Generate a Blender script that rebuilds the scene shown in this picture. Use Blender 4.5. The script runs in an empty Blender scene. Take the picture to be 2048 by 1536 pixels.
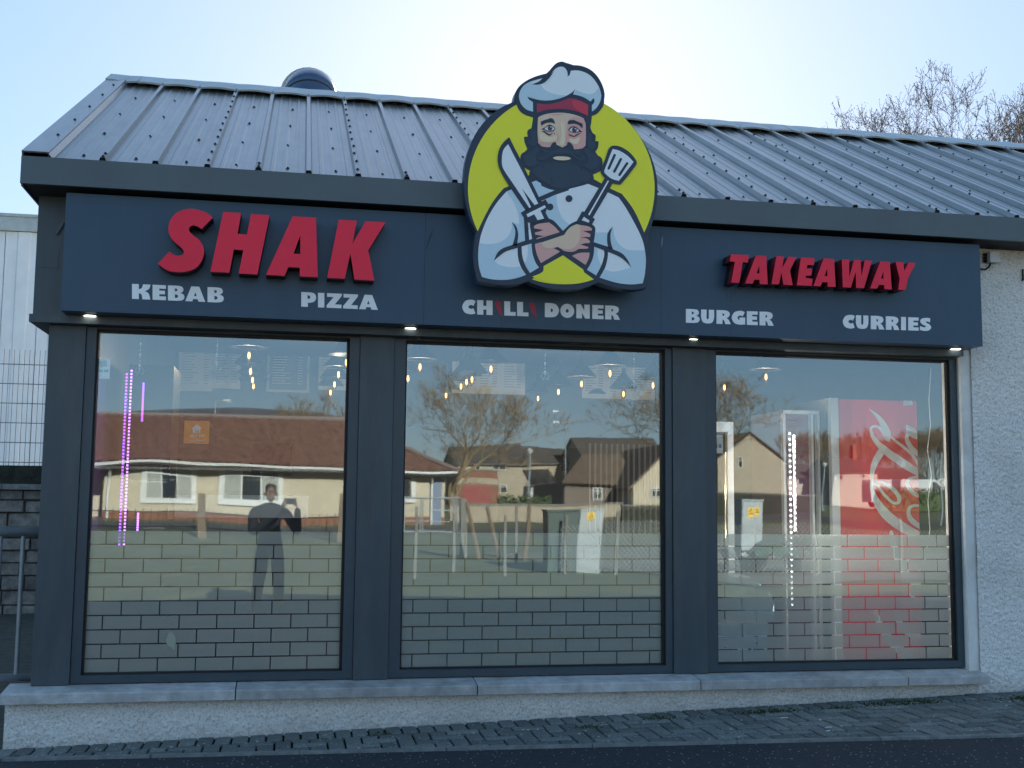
import bpy, bmesh, math, random
import numpy as np
from mathutils import Vector, Matrix
from mathutils.geometry import tessellate_polygon

random.seed(7)
SC = bpy.context.scene
COL = SC.collection

# ------------------------------------------------------------------ camera
D = 8.16                      # camera stands 8.16 m in front of the glass (glass plane y = 0)
CZ = 1.52
YAW, PITCH, ROLL, FPX = 0.188252974, 0.102245702, 0.0102834497, 2296.6556
_cy, _sy, _cp, _sp = math.cos(YAW), math.sin(YAW), math.cos(PITCH), math.sin(PITCH)
FWD = Vector((_sy*_cp, _cy*_cp, _sp))
_r0 = Vector((_cy, -_sy, 0)); _u0 = _r0.cross(FWD)
RGT = math.cos(ROLL)*_r0 + math.sin(ROLL)*_u0
UPV = -math.sin(ROLL)*_r0 + math.cos(ROLL)*_u0
cam = bpy.data.cameras.new('camera')
cam_o = bpy.data.objects.new('camera', cam); COL.objects.link(cam_o)
m = Matrix((RGT, UPV, -FWD)).transposed().to_4x4(); m.translation = Vector((0, -D, CZ))
cam_o.matrix_world = m
cam.sensor_width = 36; cam.lens = FPX/2048*36; cam.clip_end = 3000; cam.clip_start = .02
SC.camera = cam_o
SC.render.resolution_x = 1024; SC.render.resolution_y = 768

# ------------------------------------------------------------------ sky and sun
SUN_EL, SUN_AZ = math.radians(22.0), math.radians(13.0)     # azimuth measured from +y towards +x
W = bpy.data.worlds.new('World'); SC.world = W; W.use_nodes = True
nt = W.node_tree; nt.nodes.clear()
out = nt.nodes.new('ShaderNodeOutputWorld'); bg = nt.nodes.new('ShaderNodeBackground')
sky = nt.nodes.new('ShaderNodeTexSky'); sky.sky_type = 'NISHITA'; sky.sun_disc = False
sky.sun_elevation = SUN_EL; sky.sun_rotation = SUN_AZ
sky.altitude = 0; sky.air_density = 0.7; sky.dust_density = 0.2; sky.ozone_density = 2.6
gm = nt.nodes.new('ShaderNodeGamma'); gm.inputs['Gamma'].default_value = 0.33
hs = nt.nodes.new('ShaderNodeHueSaturation'); hs.inputs['Saturation'].default_value = 1.9; hs.inputs['Hue'].default_value = 0.502
nt.links.new(sky.outputs[0], gm.inputs[0]); nt.links.new(gm.outputs[0], hs.inputs['Color'])
nt.links.new(hs.outputs[0], bg.inputs[0]); nt.links.new(bg.outputs[0], out.inputs[0])
bg.inputs[1].default_value = 0.15
sun = bpy.data.lights.new('sun', 'SUN'); sun.energy = 4.4; sun.angle = math.radians(.53); sun.color = (1, .93, .82)
sun_o = bpy.data.objects.new('sun', sun); COL.objects.link(sun_o)
sd = Vector((math.sin(SUN_AZ)*math.cos(SUN_EL), math.cos(SUN_AZ)*math.cos(SUN_EL), math.sin(SUN_EL)))
sun_o.rotation_euler = sd.to_track_quat('Z', 'Y').to_euler(); sun_o.location = (0, 40, 60)
SC.view_settings.view_transform = 'Standard'; SC.view_settings.look = 'None'
SC.view_settings.exposure = 2.1; SC.view_settings.gamma = 1; SC.view_settings.use_curve_mapping = False
SC.render.engine = 'CYCLES'
SC.cycles.max_bounces = 10; SC.cycles.transparent_max_bounces = 16; SC.cycles.glossy_bounces = 5
SC.cycles.diffuse_bounces = 4; SC.cycles.transmission_bounces = 6; SC.cycles.use_denoising = True
SC.cycles.sample_clamp_indirect = 6

# ------------------------------------------------------------------ measuring helpers (photo pixel -> point on a real plane)
def ray(px, py): return FWD + (px-1024)/FPX*RGT - (py-768)/FPX*UPV
def on_y(px, py, Y):
    d = ray(px, py); t = (Y+D)/d.y; return Vector((t*d.x, Y, CZ+t*d.z))
def on_z(px, py, Z):
    d = ray(px, py); t = (Z-CZ)/d.z; return Vector((t*d.x, t*d.y-D, Z))
def mir(px, py, dist):
    """a thing seen mirrored in the glass at optical distance dist: where it really stands"""
    p = on_y(px, py, dist-D); return Vector((p.x, D-dist, p.z))

# ------------------------------------------------------------------ mesh helpers
class MB:
    def __init__(s): s.v = []; s.f = []
    def add(s, vs, fs):
        n = len(s.v); s.v += [tuple(v) for v in vs]; s.f += [tuple(i+n for i in f) for f in fs]; return s
    def box(s, x0, x1, y0, y1, z0, z1):
        return s.add([(x0,y0,z0),(x1,y0,z0),(x1,y1,z0),(x0,y1,z0),(x0,y0,z1),(x1,y0,z1),(x1,y1,z1),(x0,y1,z1)],
              [(3,2,1,0),(4,5,6,7),(0,1,5,4),(1,2,6,5),(2,3,7,6),(3,0,4,7)])
    def hexa(s, b, t):     # bottom quad and top quad, counter-clockwise seen from above
        return s.add(list(b)+list(t), [(3,2,1,0),(4,5,6,7),(0,1,5,4),(1,2,6,5),(2,3,7,6),(3,0,4,7)])
    def quad(s, a, b, c, d): return s.add([a,b,c,d], [(0,1,2,3)])
    def tube(s, pts, r, n=6, cap=True):
        pts = [Vector(p) for p in pts]; rs = r if isinstance(r, (list, tuple)) else [r]*len(pts)
        vs = []; fs = []
        up = None
        for i, p in enumerate(pts):
            d = (pts[min(i+1, len(pts)-1)]-pts[max(i-1, 0)])
            d = d.normalized() if d.length > 0 else Vector((0,0,1))
            if up is None:
                up = Vector((0,0,1)) if abs(d.z) < .9 else Vector((1,0,0))
            a = d.cross(up).normalized(); b = a.cross(d).normalized(); up = b
            for k in range(n):
                w = 2*math.pi*k/n; vs.append(p+rs[i]*(math.cos(w)*a+math.sin(w)*b))
        for i in range(len(pts)-1):
            for k in range(n):
                fs.append((i*n+k, (i+1)*n+k, (i+1)*n+(k+1) % n, i*n+(k+1) % n))
        if cap:
            fs.append(tuple(range(n))); fs.append(tuple(range((len(pts)-1)*n, len(pts)*n))[::-1])
        return s.add(vs, fs)
    def lathe(s, prof, c=(0,0,0), n=16):
        vs = []; fs = []
        for r, z in prof:
            for k in range(n):
                w = 2*math.pi*k/n; vs.append((c[0]+r*math.cos(w), c[1]+r*math.sin(w), c[2]+z))
        for i in range(len(prof)-1):
            for k in range(n):
                fs.append((i*n+k, i*n+(k+1) % n, (i+1)*n+(k+1) % n, (i+1)*n+k))
        if prof[0][0] > 1e-5: fs.append(tuple(range(n))[::-1])
        if prof[-1][0] > 1e-5: fs.append(tuple(range((len(prof)-1)*n, len(prof)*n)))
        return s.add(vs, fs)
    def prism(s, loops, y0, y1):
        """loops of (x,z): first the outline, then holes; solid from y0 (front) to y1 (back)"""
        polys = [[Vector((x, z, 0)) for x, z in l] for l in loops]
        tris = tessellate_polygon(polys)
        flat = [p for l in loops for p in l]; n = len(flat)
        vs = [(x, y0, z) for x, z in flat]+[(x, y1, z) for x, z in flat]; fs = []
        for a, b, c in tris:
            A, B, C = flat[a], flat[b], flat[c]
            if (B[0]-A[0])*(C[1]-A[1])-(B[1]-A[1])*(C[0]-A[0]) < 0: b, c = c, b
            fs += [(a, b, c), (c+n, b+n, a+n)]
        o = 0
        for li, l in enumerate(loops):
            k = len(l); ar = sum(l[i][0]*l[(i+1) % k][1]-l[(i+1) % k][0]*l[i][1] for i in range(k))
            ccw = ar > 0
            if li: ccw = not ccw
            for i in range(k):
                a, b = o+i, o+(i+1) % k
                fs.append((a, a+n, b+n, b) if ccw else (b, b+n, a+n, a))
            o += k
        return s.add(vs, fs)
    def mesh(s, name, mat=None, smooth=False):
        me = bpy.data.meshes.new(name); me.from_pydata(s.v, [], s.f)
        if mat: me.materials.append(mat)
        if smooth: me.polygons.foreach_set('use_smooth', [True]*len(me.polygons))
        me.update(); return me
    def build(s, name, mat=None, parent=None, smooth=False, **kw):
        return link(name, s.mesh(name, mat, smooth), parent, **kw)

def link(name, me, parent=None, loc=None, label=None, kind=None):
    o = bpy.data.objects.new(name, me); COL.objects.link(o)
    if parent: o.parent = parent
    if loc is not None: o.location = loc
    if label: o['label'] = label
    if kind: o['kind'] = kind
    return o
def thing(name, label, cat, loc=(0,0,0), group=None, data=None, rz=0):
    o = bpy.data.objects.new(name, data); COL.objects.link(o); o.location = loc; o.rotation_euler.z = rz
    o['label'] = label; o['category'] = cat
    if group: o['group'] = group
    return o
def tag(o, label, cat, group=None):
    o['label'] = label; o['category'] = cat
    if group: o['group'] = group
    return o
def structure(o): o['kind'] = 'structure'; return o
def copy_tree(o, parent=None):
    c = o.copy(); COL.objects.link(c)
    if parent: c.parent = parent
    for ch in list(o.children): copy_tree(ch, c)
    return c

def smooth_loop(pts, step=6):
    """closed outline; points are (x,y) = smooth or (x,y,1) = corner; Catmull-Rom between corners"""
    n = len(pts); res = []
    P = [Vector((p[0], p[1])) for p in pts]; C = [len(p) > 2 for p in pts]
    for i in range(n):
        a, b = P[i], P[(i+1) % n]
        if C[i] and C[(i+1) % n]:
            res.append((a.x, a.y)); continue
        p0 = P[i-1] if not C[i] else a-(b-a)*.3
        p3 = P[(i+2) % n] if not C[(i+1) % n] else b+(b-a)*.3
        for k in range(step):
            t = k/step
            q = .5*((2*a)+(-p0+b)*t+(2*p0-5*a+4*b-p3)*t*t+(-p0+3*a-3*b+p3)*t**3)
            res.append((q.x, q.y))
    return res

# ------------------------------------------------------------------ materials
def mat(name, col, rough=.6, spec=.5, metal=0, var=0, vscale=8, bump=0, bscale=60, col2=None, emit=None, estr=0,
        stretch=None, objvar=0, stain=None, stain_scale=1.5, stain_amt=.5, coat=0):
    M = bpy.data.materials.new(name); M.use_nodes = True; t = M.node_tree; N = t.nodes; L = t.links
    b = N['Principled BSDF']
    b.inputs['Base Color'].default_value = (*col, 1); b.inputs['Roughness'].default_value = rough
    b.inputs['Specular IOR Level'].default_value = spec; b.inputs['Metallic'].default_value = metal
    b.inputs['Coat Weight'].default_value = coat
    if emit: b.inputs['Emission Color'].default_value = (*emit, 1); b.inputs['Emission Strength'].default_value = estr
    tc = N.new('ShaderNodeTexCoord'); src = tc.outputs['Object']
    if stretch:
        mp = N.new('ShaderNodeMapping'); mp.inputs['Scale'].default_value = stretch; L.new(src, mp.inputs[0]); src = mp.outputs[0]
    cur = None
    if var or col2:
        nz = N.new('ShaderNodeTexNoise'); nz.inputs['Scale'].default_value = vscale; nz.inputs['Detail'].default_value = 6
        nz.inputs['Roughness'].default_value = .6; L.new(src, nz.inputs['Vector'])
        rp = N.new('ShaderNodeValToRGB'); rp.color_ramp.elements[0].position = .3; rp.color_ramp.elements[1].position = .7
        c1 = tuple(max(0, c*(1-var)) for c in col); c2 = col2 or tuple(min(1, c*(1+var)) for c in col)
        rp.color_ramp.elements[0].color = (*c1, 1); rp.color_ramp.elements[1].color = (*c2, 1)
        L.new(nz.outputs['Fac'], rp.inputs[0]); cur = rp.outputs[0]
    if stain:
        nz = N.new('ShaderNodeTexNoise'); nz.inputs['Scale'].default_value = stain_scale; nz.inputs['Detail'].default_value = 8
        nz.inputs['Roughness'].default_value = .7; L.new(src, nz.inputs['Vector'])
        rp = N.new('ShaderNodeValToRGB'); rp.color_ramp.elements[0].position = .48; rp.color_ramp.elements[1].position = .68
        L.new(nz.outputs['Fac'], rp.inputs[0])
        mu = N.new('ShaderNodeMath'); mu.operation = 'MULTIPLY'; mu.inputs[1].default_value = stain_amt; L.new(rp.outputs[0], mu.inputs[0])
        mx = N.new('ShaderNodeMix'); mx.data_type = 'RGBA'; L.new(mu.outputs[0], mx.inputs[0])
        if cur: L.new(cur, mx.inputs[6])
        else: mx.inputs[6].default_value = (*col, 1)
        mx.inputs[7].default_value = (*stain, 1); cur = mx.outputs[2]
    if objvar:
        oi = N.new('ShaderNodeObjectInfo'); mr = N.new('ShaderNodeMapRange')
        mr.inputs[3].default_value = 1-objvar; mr.inputs[4].default_value = 1+objvar; L.new(oi.outputs['Random'], mr.inputs[0])
        hv = N.new('ShaderNodeHueSaturation'); L.new(mr.outputs[0], hv.inputs['Value'])
        if cur: L.new(cur, hv.inputs['Color'])
        else: hv.inputs['Color'].default_value = (*col, 1)
        cur = hv.outputs[0]
    if cur: L.new(cur, b.inputs['Base Color'])
    if bump:
        nb = N.new('ShaderNodeTexNoise'); nb.inputs['Scale'].default_value = bscale; nb.inputs['Detail'].default_value = 4; L.new(src, nb.inputs['Vector'])
        bp = N.new('ShaderNodeBump'); bp.inputs['Strength'].default_value = min(1, bump); bp.inputs['Distance'].default_value = .01*max(1, bump)
        L.new(nb.outputs['Fac'], bp.inputs['Height']); L.new(bp.outputs[0], b.inputs['Normal'])
    return M
def emission(name, col, s):
    M = bpy.data.materials.new(name); M.use_nodes = True; N = M.node_tree.nodes; N.remove(N['Principled BSDF'])
    e = N.new('ShaderNodeEmission'); e.inputs[0].default_value = (*col, 1); e.inputs[1].default_value = s
    M.node_tree.links.new(e.outputs[0], N['Material Output'].inputs[0]); return M
def glass_mat(name, refl, tint, gl=(1,1,1)):
    M = bpy.data.materials.new(name); M.use_nodes = True; t = M.node_tree; N = t.nodes; L = t.links; N.remove(N['Principled BSDF'])
    a = N.new('ShaderNodeBsdfTransparent'); a.inputs[0].default_value = (*tint, 1)
    g = N.new('ShaderNodeBsdfGlossy'); g.inputs['Roughness'].default_value = .012; g.inputs[0].default_value = (*gl, 1)
    fr = N.new('ShaderNodeFresnel'); fr.inputs[0].default_value = 1.5
    ad = N.new('ShaderNodeMath'); ad.operation = 'MAXIMUM'; ad.inputs[1].default_value = refl; L.new(fr.outputs[0], ad.inputs[0])
    x = N.new('ShaderNodeMixShader'); L.new(ad.outputs[0], x.inputs[0]); L.new(a.outputs[0], x.inputs[1]); L.new(g.outputs[0], x.inputs[2])
    L.new(x.outputs[0], N['Material Output'].inputs[0]); return M
def frost_mat(name, col, opac):
    M = bpy.data.materials.new(name); M.use_nodes = True; t = M.node_tree; N = t.nodes; L = t.links; N.remove(N['Principled BSDF'])
    a = N.new('ShaderNodeBsdfTransparent'); a.inputs[0].default_value = (.9,.93,.95,1)
    d = N.new('ShaderNodeBsdfDiffuse'); d.inputs[0].default_value = (*col, 1)
    x = N.new('ShaderNodeMixShader'); x.inputs[0].default_value = opac; L.new(a.outputs[0], x.inputs[1]); L.new(d.outputs[0], x.inputs[2])
    L.new(x.outputs[0], N['Material Output'].inputs[0]); return M

# numpy value noise used for relief and terrain
def vnoise(x, y, seed=0):
    xi = np.floor(x).astype(np.int64); yi = np.floor(y).astype(np.int64); fx = x-xi; fy = y-yi
    fx = fx*fx*(3-2*fx); fy = fy*fy*(3-2*fy)
    def h(a, b):
        n = (a*374761393+b*668265263+seed*1442695041) & 0xffffffff
        n = ((n ^ (n >> 13))*1274126177) & 0xffffffff
        return ((n ^ (n >> 16)) & 0xffff)/65535.0
    return (h(xi,yi)*(1-fx)+h(xi+1,yi)*fx)*(1-fy)+(h(xi,yi+1)*(1-fx)+h(xi+1,yi+1)*fx)*fy
def grid_mesh(name, P, mat_, smooth=True):
    """P: array (rows, cols, 3)"""
    r, c = P.shape[:2]; idx = np.arange(r*c).reshape(r, c)
    f = np.stack([idx[:-1,:-1], idx[:-1,1:], idx[1:,1:], idx[1:,:-1]], -1).reshape(-1, 4)
    me = bpy.data.meshes.new(name); me.vertices.add(r*c); me.vertices.foreach_set('co', P.reshape(-1).astype(np.float32))
    me.loops.add(f.size); me.loops.foreach_set('vertex_index', f.reshape(-1).astype(np.int32))
    me.polygons.add(len(f)); me.polygons.foreach_set('loop_start', np.arange(0, f.size, 4, dtype=np.int32))
    me.polygons.foreach_set('loop_total', np.full(len(f), 4, dtype=np.int32))
    if smooth: me.polygons.foreach_set('use_smooth', np.ones(len(f), dtype=bool))
    me.materials.append(mat_); me.update(calc_edges=True); me.validate(); return me
def smoothstep(t): t = min(1, max(0, t)); return t*t*(3-2*t)
def ground_z(x, y):
    w = smoothstep((y+11)/9)
    near = -.0285+.03*min(14, max(-6, x))+.02*(min(.3, max(y, -11))+.144)
    return w*near + .75*smoothstep((-y-14)/34) + .9*smoothstep((-y-45)/60)
# ================================================================== GROUND
M_asph = mat('asphalt', (.036,.040,.048), .85, .3, var=.35, vscale=35, bump=.6, bscale=300, stain=(.045,.048,.05), stain_scale=1.2, stain_amt=.5)
# pale grit lying in the asphalt
t = M_asph.node_tree; N = t.nodes; L = t.links; b = N['Principled BSDF']
old = b.inputs['Base Color'].links[0].from_socket
tc = N.new('ShaderNodeTexCoord'); vo = N.new('ShaderNodeTexVoronoi'); vo.inputs['Scale'].default_value = 34; L.new(tc.outputs['Object'], vo.inputs['Vector'])
lt = N.new('ShaderNodeMath'); lt.operation = 'LESS_THAN'; lt.inputs[1].default_value = .16; L.new(vo.outputs['Distance'], lt.inputs[0])
se = N.new('ShaderNodeSeparateColor'); L.new(vo.outputs['Color'], se.inputs[0])
g2 = N.new('ShaderNodeMath'); g2.operation = 'GREATER_THAN'; g2.inputs[1].default_value = .62; L.new(se.outputs[0], g2.inputs[0])
ml = N.new('ShaderNodeMath'); ml.operation = 'MULTIPLY'; L.new(lt.outputs[0], ml.inputs[0]); L.new(g2.outputs[0], ml.inputs[1])
mx = N.new('ShaderNodeMix'); mx.data_type = 'RGBA'; L.new(ml.outputs[0], mx.inputs[0]); L.new(old, mx.inputs[6]); mx.inputs[7].default_value = (.50,.51,.52,1)
L.new(mx.outputs[2], b.inputs['Base Color'])
M_grass = mat('grass', (.12,.13,.07), .9, .2, var=.4, vscale=1.5, bump=1.5, bscale=40, col2=(.18,.18,.105), stain=(.20,.175,.12), stain_scale=.5, stain_amt=.4)
M_dirt = mat('gravel', (.20,.18,.15), .9, .2, var=.3, vscale=6, bump=1.5, bscale=60, stain=(.10,.13,.05), stain_scale=.6, stain_amt=.5)
M_road = mat('road_surface', (.09,.088,.085), .9, .2, var=.2, vscale=3)
M_paver = mat('paver_concrete', (.15,.165,.158), .85, .3, var=.45, vscale=45, bump=.6, bscale=140, objvar=.28, stain=(.20,.205,.17), stain_scale=7, stain_amt=.5)
t = M_paver.node_tree; N = t.nodes; L = t.links; b = N['Principled BSDF']; old = b.inputs['Base Color'].links[0].from_socket
tc = N.new('ShaderNodeNewGeometry'); vo = N.new('ShaderNodeTexVoronoi'); vo.inputs['Scale'].default_value = 30; L.new(tc.outputs['Position'], vo.inputs['Vector'])
lt = N.new('ShaderNodeMath'); lt.operation = 'LESS_THAN'; lt.inputs[1].default_value = .24; L.new(vo.outputs['Distance'], lt.inputs[0])
se = N.new('ShaderNodeSeparateColor'); L.new(vo.outputs['Color'], se.inputs[0])
g2 = N.new('ShaderNodeMath'); g2.operation = 'GREATER_THAN'; g2.inputs[1].default_value = .80; L.new(se.outputs[0], g2.inputs[0])
ml = N.new('ShaderNodeMath'); ml.operation = 'MULTIPLY'; L.new(lt.outputs[0], ml.inputs[0]); L.new(g2.outputs[0], ml.inputs[1])
mx = N.new('ShaderNodeMix'); mx.data_type = 'RGBA'; L.new(ml.outputs[0], mx.inputs[0]); L.new(old, mx.inputs[6]); mx.inputs[7].default_value = (.42,.43,.40,1); L.new(mx.outputs[2], b.inputs['Base Color'])
M_joint = mat('paver_joint_dirt', (.010,.011,.007), .95, .1, var=.5, vscale=30, stain=(.035,.045,.012), stain_scale=3, stain_amt=.7)
M_moss = mat('moss', (.035,.06,.012), .95, .1, var=.5, vscale=40)
M_edge = mat('edging_concrete', (.20,.21,.20), .85, .3, var=.3, vscale=14, bump=.4, bscale=80)

# one terrain sheet out to the horizon
xs = np.concatenate([np.linspace(-900,-60,10), np.linspace(-50,60,45), np.linspace(70,900,10)])
ys = np.concatenate([np.linspace(-900,-130,8), np.linspace(-120,-12,50), np.linspace(-10.5,14,28), np.linspace(20,900,10)])
P = np.array([[(x, y, ground_z(x, y)-.05-(.1 if -11 < y < 7 and -8 < x < 14 else 0)) for x in xs] for y in ys])
structure(link('ground', grid_mesh('ground', P, M_grass)))
# asphalt footway in front of the shop
EA, EB = Vector((-1.717, -.411)), Vector((4.631, -1.406)); ESL = (EB.y-EA.y)/(EB.x-EA.x)
def edge_y(x): return EA.y+ESL*(x-EA.x)
xs = np.linspace(-12, 16, 57)
P = np.array([[(x, (edge_y(x)-.045)*(1-v)+(-10.4+.25*math.sin(x*.7))*v, 0) for x in xs] for v in np.linspace(0, 1, 30)])
for r in P:
    for p in r: p[2] = ground_z(p[0], p[1])-.012
structure(link('asphalt_footway', grid_mesh('asphalt_footway', P[::-1], M_asph)))
# yard left of the shop
P = np.array([[(x, y, ground_z(x, y)-.012) for x in np.linspace(-12, -1.6, 20)] for y in np.linspace(-.35, 10, 14)])
structure(link('side_yard', grid_mesh('side_yard', P, mat('yard_paving', (.07,.07,.06), .9, .2, var=.4, vscale=9, bump=1, bscale=18, stain=(.06,.08,.03), stain_scale=2, stain_amt=.6))))
# gravel patch and lane that the glass mirrors
def ground_patch(name, pts, dz, m_, n=14):
    (a, b_, c, d) = [Vector((p[0], p[1])) for p in pts]
    P = []
    for v in np.linspace(0, 1, n):
        row = []
        for u in np.linspace(0, 1, n):
            q = (a*(1-u)+b_*u)*(1-v)+(d*(1-u)+c*u)*v; row.append((q.x, q.y, ground_z(q.x, q.y)+dz))
        P.append(row)
    return structure(link(name, grid_mesh(name, np.array(P), m_)))
ground_patch('gravel_bank', [(5,-24),(30,-26),(26,-14.5),(9,-13.5)], -.03, M_dirt)
ground_patch('lane', [(-40,-38.6),(14,-38.6),(14,-34),(-40,-34)], -.03, M_road)
ground_patch('far_road', [(10,-60),(60,-60),(60,-48),(10,-48)], -.03, M_road)

# paver strip: a header course along the wall, then herringbone down to the edging
pav = bpy.data.objects.new('paver_strip', None); COL.objects.link(pav); structure(pav)
WY = -.150
def strip_bed():
    xs = np.linspace(-2.6, 7.2, 50); P = []
    for v in np.linspace(0, 1, 6):
        P.append([(x, edge_y(x)*(1-v)+(WY+.05)*v, ground_z(x, edge_y(x)*(1-v)+(WY+.05)*v)-.020) for x in xs])
    link('paver_bed', grid_mesh('paver_bed', np.array(P), M_joint), pav)
strip_bed()
PL, PW, GAP = .222, .111, .014
def paver_mesh(lx, ly):
    c = .008; z = 0; B = MB(); x, y = lx/2-GAP/2, ly/2-GAP/2
    lo = [(-x,-y,-.03),(x,-y,-.03),(x,y,-.03),(-x,y,-.03)]; mi = [(-x,-y,-.005),(x,-y,-.005),(x,y,-.005),(-x,y,-.005)]
    tp = [(-x+c,-y+c,0),(x-c,-y+c,0),(x-c,y-c,0),(-x+c,y-c,0)]
    B.add(lo+mi+tp, [(8,9,10,11)]+[(i,(i+1)%4,4+(i+1)%4,4+i) for i in range(4)]+[(4+i,4+(i+1)%4,8+(i+1)%4,8+i) for i in range(4)])
    return B.mesh('paver', M_paver)
PM = {'v': paver_mesh(PW, PL), 'h': paver_mesh(PL, PW), 's': paver_mesh(PW, PW)}
cells = []
x = -2.5
while x < 7.0: cells.append(('v', x, WY-PL/2)); x += PW
y_top = WY-PL
cov = {}
for j in range(0, 14):
    for i in range(-4, 90):
        # 90 degree herringbone on a PW grid
        k = (i+j) % 4
        if k == 0: cells.append(('h', -2.5+(i+1)*PW, y_top-(j+.5)*PW))
        elif k == 3 and j == 0: cells.append(('s', -2.5+(i+.5)*PW, y_top-.5*PW))
        elif k == 2: cells.append(('v', -2.5+(i+.5)*PW, y_top-(j+1)*PW))
rng = random.Random(3); far_b = MB(); near = []
for k, x, y in cells:
    hx, hy = {'v': (PW/2, PL/2), 'h': (PL/2, PW/2), 's': (PW/2, PW/2)}[k]
    if y+hy < max(edge_y(x-hx), edge_y(x+hx))-.0+.004 or x < -2.55 or x > 7.1: continue
    near.append((k, x, y, hx, hy))
near.sort(key=lambda c: abs(c[1]-1.7))
stuffp = MB()
for n_, (k, x, y, hx, hy) in enumerate(near):
    low = edge_y(x)+.006
    z = ground_z(x, y)+rng.uniform(-.003, .003); rx, ry = rng.uniform(-.012, .012), -.03+rng.uniform(-.012, .012)
    cut = y-hy < max(edge_y(x-hx), edge_y(x+hx))+.008
    if cut:                                                   # cut along the diagonal edging
        rect = [(x-hx+GAP/2, y-hy+GAP/2), (x+hx-GAP/2, y-hy+GAP/2), (x+hx-GAP/2, y+hy-GAP/2), (x-hx+GAP/2, y+hy-GAP/2)]; pts = []
        for q in range(4):
            a, b2 = rect[q], rect[(q+1) % 4]; da, db = a[1]-edge_y(a[0])-.007, b2[1]-edge_y(b2[0])-.007
            if da >= 0: pts.append(a)
            if da*db < 0: tt = da/(da-db); pts.append((a[0]+(b2[0]-a[0])*tt, a[1]+(b2[1]-a[1])*tt))
        if len(pts) < 3: continue
        nn = len(pts); B = MB(); B.add([(a-x, b2-y, -.03) for a, b2 in pts]+[(a-x, b2-y, 0) for a, b2 in pts], [tuple(range(nn, 2*nn))]+[(q, (q+1) % nn, nn+(q+1) % nn, nn+q) for q in range(nn)]); me = B.mesh('paver', M_paver)
    else: me = PM[k]
    if n_ < 290:
        o = link('paver', me, pav, (x, y, z)); o.rotation_euler = (rx, ry, rng.uniform(-.012, .012))
    else:
        far_b.add([(v.co.x+x, v.co.y+y, v.co.z+z) for v in me.vertices], [tuple(p.vertices) for p in me.polygons])
if far_b.f: far_b.build('paver', M_paver, pav, kind='stuff')
# moss tufts in the joints near the wall
rng = random.Random(9); B = MB()
for cx, cy, w, n_ in ((3.35,-.36,.25,260),(2.55,-.36,.1,60),(4.35,-.33,.35,420),(5.35,-.42,.2,200),(3.9,-.38,.12,80),(.6,-.37,.1,40),(2.0,-.5,.1,60)):
    for _ in range(n_):
        x = rng.gauss(cx, w*.6); y = rng.gauss(cy, .035); z = ground_z(x, y)-.004; h = rng.uniform(.008,.022); a = rng.uniform(0, 6.28); r = .006
        B.add([(x+r*math.cos(a), y+r*math.sin(a), z),(x-r*math.cos(a), y-r*math.sin(a), z),(x+rng.uniform(-.01,.01), y+rng.uniform(-.01,.01), z+h)], [(0,1,2)])
B.build('moss', M_moss, kind='stuff')
# concrete edging, in lengths
L0 = .9; x = -2.6
while x < 7.2:
    x1 = x+L0-.006; B = MB()
    q = [(x, edge_y(x)-.045),(x1, edge_y(x1)-.045),(x1, edge_y(x1)),(x, edge_y(x))]
    B.hexa([(a, b2, ground_z(a, b2)-.08) for a, b2 in q], [(a, b2, ground_z(a, b2)+.004) for a, b2 in q])
    B.build('edging_kerb', M_edge, pav); x += L0
# litter: cigarette ends, leaf scraps
rng = random.Random(5); M_lit = mat('litter_paper', (.55,.56,.56), .8)
for px, py, ln in ((1568,1436,.06),(1657,1455,.05),(1656,1462,.03),(652,1471,.045),(520,1503,.03),(1640,1440,.02)):
    g = on_z(px, py, .03); z = ground_z(g.x, g.y)
    g = on_z(px, py, z+.004); B = MB(); a = rng.uniform(-.4,.4); dx, dy = math.cos(a)*ln/2, math.sin(a)*ln/2
    B.tube([(-dx,-dy,0),(0,0,.003),(dx,dy,0)], .004, 5)
    o = B.build('litter', M_lit); o.location = g
    tag(o, 'scrap of pale litter lying on the paving or footway by the shop front', 'litter', 'scraps of pale litter on the paving')

# ================================================================== SHOP BUILDING
M_clad = mat('anthracite_cladding', (.046,.068,.082), .42, .5, var=.12, vscale=3, stretch=(3,3,.6), stain=(.10,.115,.115), stain_scale=2.0, stain_amt=.45, bump=.05, bscale=8)
M_frame = mat('window_frame_grey', (.038,.062,.078), .38, .5, var=.1, vscale=5)
M_gasket = mat('black_gasket', (.006,.006,.007), .6)
M_roof = mat('roof_sheet_metal', (.28,.285,.272), .28, .5, metal=.72, var=.14, vscale=5, stretch=(2,.5,.5), stain=(.36,.36,.32), stain_scale=1.8, stain_amt=.55, objvar=.08)
M_galv = mat('galvanised_flashing', (.42,.45,.44), .42, .5, metal=.3, var=.12, vscale=6)
M_fascia = mat('eaves_fascia_metal', (.085,.11,.122), .4, .5, var=.1, vscale=2, stain=(.085,.09,.088), stain_scale=2.5, stain_amt=.35)
M_soffit = mat('soffit_board', (.02,.022,.025), .7)
M_sill = mat('sill_concrete', (.46,.455,.44), .85, .25, var=.25, vscale=10, bump=.6, bscale=90, stain=(.24,.23,.20), stain_scale=2.2, stain_amt=.65, objvar=.12)
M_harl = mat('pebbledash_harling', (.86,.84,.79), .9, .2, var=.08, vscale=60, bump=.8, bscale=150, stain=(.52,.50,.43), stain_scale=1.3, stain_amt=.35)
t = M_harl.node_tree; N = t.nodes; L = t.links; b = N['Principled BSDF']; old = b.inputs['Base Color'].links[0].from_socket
tc = N.new('ShaderNodeTexCoord'); vo = N.new('ShaderNodeTexNoise'); vo.inputs['Scale'].default_value = 76; vo.inputs['Detail'].default_value = 3; vo.inputs['Roughness'].default_value = .6; L.new(tc.outputs['Object'], vo.inputs['Vector'])
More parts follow.
